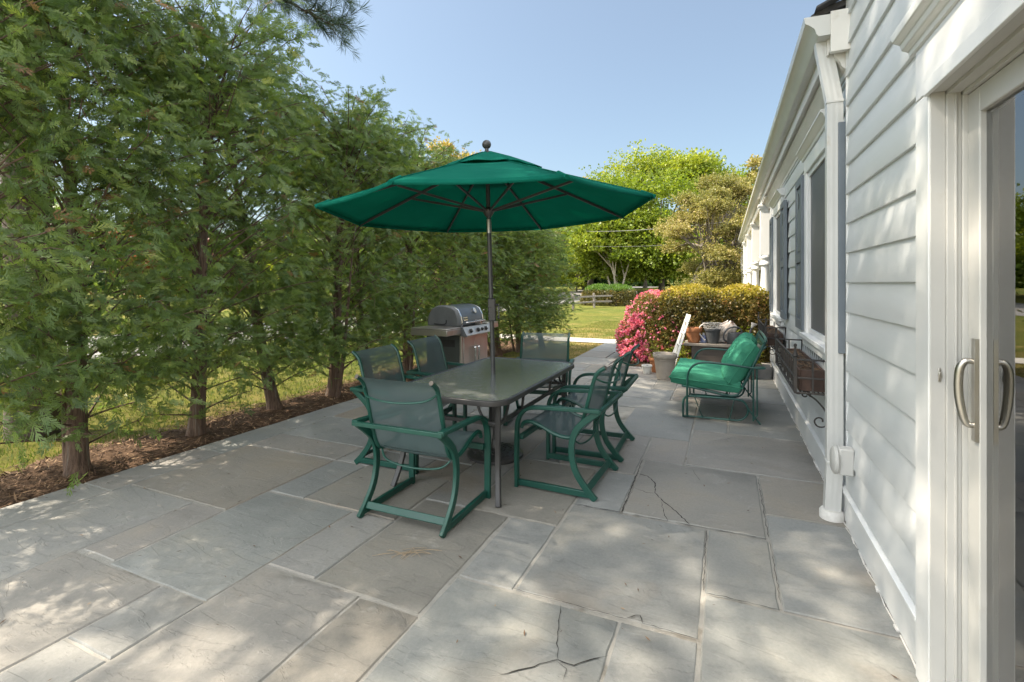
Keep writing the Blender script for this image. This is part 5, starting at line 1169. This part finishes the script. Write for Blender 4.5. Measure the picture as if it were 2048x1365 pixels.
def broadleaf(name, label, x, y, h, w, zc0, mat, n, leaf, seed, stems=1, bark=None, puffs=26, group=None, spread=.0, taper=.5, shell=.72):
    t = thing(name, label, 'tree', (x, y, hgt(x, y)), group=group); r = np.random.default_rng(seed); bark = bark or M_TRUNK
    tb = MB(); tips = []
    zmid = zc0 + (h - zc0) * .45
    pc = []
    for i in range(puffs):
        ph = r.uniform(0, 6.28); v = r.uniform(-.92, 1); zz = zc0 + (h - zc0) * (v + 1) / 2
        prof = (1 - abs(v) ** 2.4) ** .5 if v > 0 else (1 - abs(v) ** 3) ** .6
        rr = w * .5 * prof * r.uniform(.45, .95) * (1 - taper * max(v, 0) * .35); pc.append(np.array([math.cos(ph) * rr, math.sin(ph) * rr, zz]))
    pc = np.array(pc)
    for s in range(stems):
        a = s * 2 * PI / max(stems, 1) + seed; o = np.array([math.cos(a), math.sin(a), 0]) * spread
        base = o * .4; top = np.array([0, 0, zmid]) + o * 3.2; P = [base + (top - base) * q + np.array([math.sin(q * 4 + s) * .05 * h * .15, math.cos(q * 3 + s) * .05 * h * .15, 0]) for q in np.linspace(0, 1, 8)]
        r0 = .028 * h / (stems ** .6); tb.tube([tuple(p - np.array([0, 0, .08])) for p in P], [r0 * (1.25 if q == 0 else 1) * (1 - .6 * q / 7) for q in range(8)], 10, up=(1, 0, 0)); tips.append(P)
    tr = tb.build('trunk', bark, t); lb = MB()
    for i, c in enumerate(pc):
        P = tips[i % stems]; k = int(r.integers(3, 8)); a = P[min(k, 7)]; 
        mid = (a + c) / 2 + np.array([0, 0, .04 * h]); lb.tube([tuple(q) for q in (a, (a + mid) / 2, mid, (mid + c) / 2, c)], [.008 * h * f for f in (1, .8, .6, .4, .2)], 5)
        for q in range(3): e = c + np.clip(r.normal(size=3), -1, .4) * w * .05; lb.tube([tuple(mid), tuple((mid + e) / 2 + r.normal(size=3) * .05), tuple(e)], [.004 * h, .003 * h, .001 * h], 4, caps=False)
    lb.build('limbs', bark, tr)
    pr = w * .5 * r.uniform(.26, .46, puffs) * (26 / puffs) ** .33; idx = r.integers(0, puffs, n); d = unit(r.normal(size=(n, 3))); d[:, 2] = np.where(d[:, 2] < -.35, -d[:, 2] * .6, d[:, 2]); rad = r.random(n) ** (1 - shell) * (1 + .16 * r.normal(size=n))
    P = pc[idx] + d * (pr[idx] * rad)[:, None] * np.array([1, 1, .72]); P[:, 2] = np.maximum(P[:, 2], zc0 * .75 + r.random(n) * .5)
    tint = np.clip(r.normal(.42, .16, n) + (r.random(puffs)[idx] - .5) * .3, 0, 1)
    meshobj('crown', leafmesh('crown', LC[seed % 3], P, d + r.normal(size=(n, 3)) * .6, r.uniform(.65, 1.25, n) * leaf, tint, [mat]), t); return t
def at_fu(u, Z): return (0.917 * u * Z - .3986 * Z, .3986 * u * Z + .917 * Z)     # bearing u = lateral/forward, distance Z along the view
def TB(name, label, px, Z, *a, **k): x, y = at_fu((px - 1024) / 980, Z); return broadleaf(name, label, x, y, *a, **k)
TB('maple_tree', 'large bright green spring maple beyond the clipped hedge, tallest crown right of the umbrella', 1322, 50, 12.6, 23, 1.9, M_MAPLE, 30000, .24, 21, stems=1, puffs=46)
TB('maple_tree', 'smaller lime green maple with several pale crooked trunks above the split rail fence', 1232, 44, 8.6, 8.2, 1.3, M_MAPLE, 11000, .20, 22, stems=4, bark=M_PALE, spread=.5, puffs=24)
TB('crabapple_tree', 'bronze leafed flowering tree between the green maple and the porch columns', 1428, 21, 5.9, 5.2, .8, M_CRAB, 24000, .075, 23, stems=3, bark=M_TRUNK, spread=.25, puffs=56, shell=.35)
TB('maple_tree', 'green tree top showing just above the gutter line', 1512, 40, 12.2, 4.6, 3, M_CRAB, 3000, .22, 24, puffs=18)
TB('golden_tree', 'golden yellow spring tree showing above the hedge behind the umbrella top', 905, 46, 14.6, 9.5, 3, M_GOLD, 6000, .24, 25, puffs=34)
TB('golden_tree', 'small golden tree top peeping over the right slope of the umbrella', 1180, 58, 13.6, 4.4, 4, M_GOLD, 2200, .24, 26, puffs=14)
TB('evergreen_tree', 'dark green evergreen behind the street between the hedge end and the pale trunked maple', 1168, 62, 9.0, 7.5, .4, M_DARKG, 4200, .32, 27, puffs=30)
TB('evergreen_tree', 'dark spreading evergreen in deep shade beyond the street, right of the hedge end', 1205, 70, 6.2, 9.5, .3, M_DARKG, 3600, .34, 28, puffs=28)
TB('shrub', 'rounded light green shrub on the far lawn beside the hedge end', 1153, 56, 3.9, 4.6, .2, M_MAPLE, 2200, .22, 29, puffs=16)
TB('maple_tree', 'green tree behind the far lawn hidden mostly by the large maple', 1290, 74, 11, 14, 1, M_MID, 4000, .42, 30, puffs=30)
TB('maple_tree', 'mid green tree behind the bronze leafed tree next to the porch', 1440, 60, 9.5, 13, .6, M_MID, 4200, .38, 31, puffs=30)
# beyond the row on the left: seen only through its gaps
GL = 'trees across the street seen through the arborvitae row'
TB('red_maple_tree', 'red leafed ornamental maple across the lawn seen through the hedge at left', 335, 17.5, 3.6, 3.6, .9, M_REDM, 5200, .11, 32, stems=2, puffs=20, group=GL)
TB('maple_tree', 'leafy green tree across the street seen through the leftmost trunks', 60, 26, 5.4, 6.5, 1.2, M_MID, 4200, .20, 33, puffs=24, group=GL)
TB('maple_tree', 'yellow green tree across the street seen through the hedge left of the umbrella', 640, 34, 5.6, 8, 1.2, M_MAPLE, 4200, .24, 34, puffs=24, group=GL)
TB('maple_tree', 'green tree across the street seen through the hedge above the hedge side chairs', 800, 44, 6.8, 11, .8, M_MID, 4200, .30, 35, puffs=24, group=GL)
TB('maple_tree', 'light green tree across the street seen behind the umbrella pole', 985, 52, 8, 13, .5, M_MAPLE, 4600, .32, 36, puffs=26, group=GL)
TB('evergreen_tree', 'dark evergreen across the street seen through the hedge between the second and third trunks', 470, 38, 5.6, 8, .3, M_DARKG, 3600, .25, 37, puffs=22, group=GL)
TB('evergreen_tree', 'dark evergreen across the street seen through the hedge at the left edge', 190, 40, 5.8, 9, .3, M_DARKG, 3600, .26, 38, puffs=22, group=GL)
# distant wood along the horizon
n = 26000; a = rng.uniform(-1.35, 1.1, n); Zd = rng.uniform(95, 120, n); X = (a * .917 - .3986) * Zd; Yy = (a * .3986 + .917) * Zd
hh = 8.5 + 2.2 * np.sin(a * 13) + 1.5 * np.sin(a * 31 + 1); Zz = hh * rng.random(n) ** .8
o = meshobj('distant_wood', leafmesh('distant_wood', LC[1], np.stack([X, Yy, Zz + .6], 1), rng.normal(size=(n, 3)), rng.uniform(.8, 1.4, n), np.clip(rng.normal(.4, .2, n) + .25 * np.sin(a * 40), 0, 1), [M_MID])); tag(o, 'far belt of woodland closing the horizon beyond the street', 'woodland', kind='stuff')

# ---- clipped hedge and azalea
def shrubmesh(n, fsurf, leaf, tint, mats, tm, midx=None, inner=.18):
    P, Nn = fsurf(n); P = P - Nn * (np.abs(rng.normal(size=(n, 1))) * inner - .05)
    D = Nn + rng.normal(size=(n, 3)) * .8
    return leafmesh('foliage', tm, P, D, rng.uniform(.6, 1.25, n) * leaf, tint(P, n), mats, midx=midx(P, n) if midx else None)
M_YEW = leaves('clipped_hedge_leaf', [(0, (.05, .05, .018)), (.35, (.10, .095, .026)), (.6, (.17, .13, .035)), (.85, (.26, .16, .05)), (1, (.30, .14, .07))], trans=.3, clump=2.2, rough=.4)
M_YNEW = leaves('hedge_new_growth', [(0, (.20, .19, .035)), (.5, (.34, .28, .045)), (1, (.46, .35, .06))], trans=.4, clump=2)
M_PINK = leaves('azalea_blossom', [(0, (.54, .09, .20)), (.5, (.70, .18, .33)), (1, (.82, .38, .50))], trans=.4, clump=2, rough=.6)
M_AZL = leaves('azalea_leaf', [(0, (.06, .075, .02)), (.3, (.12, .13, .03)), (.6, (.24, .16, .055)), (1, (.36, .14, .08))], trans=.35, clump=2.5)
LEAFQ = leafcluster_template(7, 4, .55, .5)
def dome(cx, cy, rx, ry, zt, px=4, pz=3):
    """points and normals on a clipped, rounded block (cube surface pushed onto a superellipsoid)"""
    def f(n):
        ar = np.array([4 * rx * ry, 2 * rx * zt, 2 * rx * zt, 2 * ry * zt, 2 * ry * zt]); k = rng.choice(5, n, p=ar / ar.sum()); a = rng.uniform(-1, 1, n); b = rng.uniform(-1, 1, n); h = rng.random(n)
        Q = np.where((k == 0)[:, None], np.stack([a, b, np.ones(n)], 1), np.where((k < 3)[:, None], np.stack([a, np.where(k == 1, -1., 1.), h], 1), np.stack([np.where(k == 3, -1., 1.), a, h], 1)))
        s_ = (np.abs(Q) ** px).sum(1) ** (1 / px); Q = Q / s_[:, None]; N = np.sign(Q) * np.abs(Q) ** (px - 1); N = unit(N / np.array([rx, ry, zt]))
        wob = .035 * np.sin(Q[:, 0] * 6 + Q[:, 2] * 5) + .03 * np.sin(Q[:, 1] * 8 + Q[:, 0] * 3) + .02 * np.sin(Q[:, 2] * 11 + Q[:, 0] * 9)
        P = Q * np.array([rx, ry, zt]) + np.array([cx, cy, .05]) + N * wob[:, None]; return P, N
    return f
def twigs(cx, cy, rx, ry, zt, n, seed, mat, parent):
    b = MB(); r = np.random.default_rng(seed)
    for i in range(n):
        a = r.uniform(0, 6.28); q = r.uniform(.2, .95) ** .6; o = np.array([cx + rx * .35 * math.cos(a) * r.random(), cy + ry * .5 * math.sin(a) * r.random(), 0]); e = np.array([cx + rx * q * math.cos(a), cy + ry * q * math.sin(a), zt * r.uniform(.4, .95)]); m_ = (o + e) / 2 + np.array([0, 0, -.08]) + r.normal(size=3) * .05
        b.tube([tuple(o), tuple((o + m_) / 2), tuple(m_), tuple((m_ + e) / 2 + r.normal(size=3) * .02), tuple(e)], [.014, .011, .008, .006, .003], 4, caps=False)
    return b.build('stems', mat, parent)
h1 = thing('clipped_hedge', 'long clipped hedge with golden new growth on top, in front of the porch', 'hedge')
twigs(-.15, 10.95, 1.3, 1.5, 1.4, 120, 3, M_TWIG, h1)
meshobj('foliage', shrubmesh(46000, dome(-.14, 11.2, 1.14, 1.80, 1.29, 7), .055, lambda P, n: np.clip(rng.normal(.45, .22, n), 0, 1), [M_YEW, M_YNEW], LEAFQ, lambda P, n: (P[:, 2] + rng.normal(size=n) * .08 > 1.275).astype(int)), h1)
az = thing('azalea_bush', 'azalea bush with bright pink blossom between the clipped hedge and the flag walk', 'shrub')
twigs(-1.2, 10.5, .8, 1.0, 1.2, 110, 4, M_TWIG, az)
meshobj('foliage', shrubmesh(26000, dome(-1.14, 10.45, .78, 1.15, 1.22, 2.5, 2.6), .05, lambda P, n: np.clip(rng.normal(.42, .22, n), 0, 1), [M_AZL], LEAFQ), az)
def az_sel(P):
    return ((P[:, 0] < -1.32 - .25 * (P[:, 2] - .5)) & (P[:, 2] < 1.02) & (np.sin(P[:, 2] * 9 + P[:, 1] * 6) + np.sin(P[:, 1] * 13 + P[:, 0] * 9) + .8 * np.sin(P[:, 2] * 23 + P[:, 1] * 19) + rng.normal(size=len(P)) * .7 > .95)) | ((P[:, 2] > 1.13) & (P[:, 1] > 10.1) & (P[:, 0] < -.75)) | (rng.random(len(P)) < .035)
P, Nn = dome(-1.16, 10.43, .82, 1.19, 1.26, 2.5, 2.6)(26000); q = az_sel(P); P, Nn = P[q], Nn[q]; n = len(P); P += Nn * rng.uniform(-.06, .05, (n, 1))
meshobj('blossom', leafmesh('blossom', leafcluster_template(9, 5, .5, .8), P, Nn + rng.normal(size=(n, 3)) * .6, rng.uniform(.024, .040, n), rng.random(n), [M_PINK]), az)
h2 = thing('roadside_hedge', 'low clipped hedge behind the split rail fence by the street', 'hedge')
x, y = at_fu((1218 - 1024) / 980, 35.5)
meshobj('foliage', shrubmesh(7000, dome(x, y, 1.7, 2.3, 1.25, 4, 4), .12, lambda P, n: np.clip(rng.normal(.3, .2, n), 0, 1), [M_YEW, M_MID], LEAFQ, lambda P, n: (P[:, 2] > 1.0).astype(int)), h2)
twigs(x, y, 1.2, 1.6, 1, 30, 9, M_TWIG, h2)
# sprig growing from the wide terracotta pot and weeds by the bench
b = MB(); sp = thing('potted_sprig', 'thin yellow green plant growing from the wide terracotta pot', 'plant', (-1.03, 8.58, .20)); r = np.random.default_rng(2)
P = []
for i in range(16):
    e = np.array([r.normal() * .09 - .04, r.normal() * .07, r.uniform(.08, .30)]); b.tube([(0, 0, 0), tuple(e * .5 + np.array([0, 0, .03])), tuple(e)], [.003, .0025, .0015], 4)
    for k in range(6): P.append(e * r.uniform(.4, 1.05) + r.normal(size=3) * .018)
b.build('stem', M_TWIG, sp); P = np.array(P); meshobj('leaves', leafmesh('leaves', leafcluster_template(4, 3, .4, .35), P, rng.normal(size=P.shape) + np.array([0, 0, .6]), .035, rng.uniform(.5, 1, len(P)), [M_MAPLE]), sp)
for nm, lab, c, n in (('weed_clump', 'leafy weeds growing behind the watering can near the window box', (.33, 8.98, .45), 160), ('weed_clump', 'leafy green weeds under the white step ladder', (-.72, 8.95, .12), 200)):
    P = np.array(c) + rng.normal(size=(n, 3)) * np.array([.12, .10, .16]); P[:, 2] = np.abs(P[:, 2]); b = MB(); t = thing(nm, lab, 'plant', (0, 0, 0))
    for p in P[::8]: b.tube([(c[0] + (p[0] - c[0]) * .3, c[1] + (p[1] - c[1]) * .3, -.02), tuple(p)], [.003, .0015], 4)
    b.build('stem', M_TWIG, t); meshobj('leaves', leafmesh('leaves', LEAFQ, P, rng.normal(size=(n, 3)), rng.uniform(.03, .05, n), rng.uniform(.3, 1, n), [M_MAPLE]), t)

# ---- split rail fence, cable
M_RAIL = pmat('weathered_rail', (.14, .125, .105), (.22, .195, .17), 4, .9, stretch=(1, 1, 6), bump=.006, bscale=12)
fe = thing('split_rail_fence', 'weathered grey split rail fence at the far edge of the lawn', 'fence', (0, 0, 0)); fp = [(-9.0, 26.0), (-8.35, 28.4), (-7.66, 30.8), (-6.85, 33.7), (-6.0, 36.8)]; r = random.Random(6)
for x, y in fp:
    b = MB(); z = hgt(x, y); b.bar([(x, y, z - .1), (x + r.uniform(-.03, .03), y, z + .92 + r.uniform(-.05, .05))], .14, .12, up=(1, 0, 0)); b.build('post', M_RAIL, fe, bevel=.015)
for (x0, y0), (x1, y1) in zip(fp[:-1], fp[1:]):
    for h in (.36, .70):
        b = MB(); b.sweep([(x0, y0, hgt(x0, y0) + h + r.uniform(-.04, .04)), ((x0 + x1) / 2, (y0 + y1) / 2, hgt((x0 + x1) / 2, (y0 + y1) / 2) + h + r.uniform(-.03, .03)), (x1, y1, hgt(x1, y1) + h + r.uniform(-.04, .04))], [(-.04, -.05), (.045, -.04), (.04, .05), (-.03, .055)]); b.build('rail', M_RAIL, fe)
M_WIREB = pmat('cable_sheath', (.17, .17, .17), (.23, .23, .23), 3, .5)
x, y = at_fu((1095 - 1024) / 980, 58); b = MB(); A0, A1 = Vector((.5, 22.0, 4.05)), Vector((x, y, 8.1)); L = []
for k in range(31): t = k / 30; p = A0.lerp(A1, t); L.append((p.x, p.y, p.z - .45 * 4 * t * (1 - t)))
b.tube(L, .015, 6); tag(b.build('utility_cable', M_WIREB), 'thin pale overhead cable running from the porch eave across the maples', 'cable')
A0, A1 = Vector((.5, 22.2, 3.3)), Vector((x, y, 6.6)); b = MB(); L = []
for k in range(31): t = k / 30; p = A0.lerp(A1, t); L.append((p.x, p.y, p.z - .5 * 4 * t * (1 - t)))
b.tube(L, .006, 5); tag(b.build('utility_cable', M_WIREB), 'fainter lower cable beneath the brighter overhead cable', 'cable')

# ================================================================== SKY, SUN, CAMERA
FILL_CLOUD = 1.15
SUN = Vector((-.917, -.36, 1.27)).normalized()
el = math.asin(SUN.z); az_ = math.atan2(SUN.x, SUN.y)
w = bpy.data.worlds.new('World'); S.world = w; w.use_nodes = True; nt = w.node_tree; bg = nt.nodes['Background']
sky = nt.nodes.new('ShaderNodeTexSky'); sky.sky_type = 'NISHITA'; sky.sun_disc = False; sky.sun_elevation = el; sky.sun_rotation = az_; sky.air_density = 1.0; sky.dust_density = 2.6; sky.ozone_density = .5
bg.inputs[1].default_value = .075; nt.links.new(mixc(nt, 1, sky.outputs[0], (.90, 1.0, .98), 'MULTIPLY'), bg.inputs[0])
# added bright cloud, unseen overhead and behind the camera, to lift the shade
tc = nt.nodes.new('ShaderNodeTexCoord'); sx = nt.nodes.new('ShaderNodeSeparateXYZ'); nt.links.new(tc.outputs['Generated'], sx.inputs[0])
dp = nt.nodes.new('ShaderNodeVectorMath'); dp.operation = 'DOT_PRODUCT'; dp.inputs[1].default_value = (.36, -.72, .80); nt.links.new(tc.outputs['Generated'], dp.inputs[0])
mr = node(nt, 'ShaderNodeMapRange'); mr.interpolation_type = 'SMOOTHSTEP'; mr.inputs['From Min'].default_value = .05; mr.inputs['From Max'].default_value = .62; nt.links.new(dp.outputs['Value'], mr.inputs[0])
cn_ = noise_tex(nt, tc.outputs['Generated'], 3.0, 6, .6, .6); rc_ = ramp(nt, [(.25, (.55, .55, .55)), (.65, (1, 1, 1))]); nt.links.new(cn_.outputs['Fac'], rc_.inputs[0])
mm_ = nt.nodes.new('ShaderNodeMath'); mm_.operation = 'MULTIPLY'; nt.links.new(mr.outputs[0], mm_.inputs[0]); nt.links.new(rc_.outputs[0], mm_.inputs[1])
ms_ = nt.nodes.new('ShaderNodeMath'); ms_.operation = 'MULTIPLY'; ms_.inputs[1].default_value = FILL_CLOUD; nt.links.new(mm_.outputs[0], ms_.inputs[0])
bg2 = nt.nodes.new('ShaderNodeBackground'); bg2.inputs[0].default_value = (1.0, .985, .96, 1); mt_ = nt.nodes.new('ShaderNodeMath'); mt_.operation = 'ADD'; mt_.inputs[1].default_value = .055; nt.links.new(ms_.outputs[0], mt_.inputs[0]); nt.links.new(mt_.outputs[0], bg2.inputs[1])
as_ = nt.nodes.new('ShaderNodeAddShader'); nt.links.new(bg.outputs[0], as_.inputs[0]); nt.links.new(bg2.outputs[0], as_.inputs[1]); nt.links.new(as_.outputs[0], nt.nodes['World Output'].inputs[0])
sd = bpy.data.lights.new('sun', 'SUN'); sd.energy = 4.7; sd.angle = math.radians(.53); sd.color = (1, .88, .71); so = bpy.data.objects.new('sun', sd); C.objects.link(so)
so.rotation_euler = (-SUN).to_track_quat('-Z', 'Y').to_euler(); so.location = (-20, -8, 30)
cd = bpy.data.cameras.new('camera'); cam = bpy.data.objects.new('camera', cd); C.objects.link(cam); cam.location = (0, 0, 1.5)
cam.rotation_euler = (PI / 2, 0, math.atan(426 / 980)); cd.sensor_width = 36; cd.lens = 980 / 2048 * 36; cd.shift_y = -115.5 / 2048; cd.clip_start = .05; cd.clip_end = 3000; S.camera = cam
S.view_settings.view_transform = 'Standard'; S.view_settings.look = 'None'; S.view_settings.gamma = 1; S.view_settings.exposure = 1.40
S.cycles.max_bounces = 8; S.cycles.transparent_max_bounces = 16; S.cycles.diffuse_bounces = 4; S.cycles.use_denoising = True; S.cycles.caustics_reflective = False; S.cycles.caustics_refractive = False
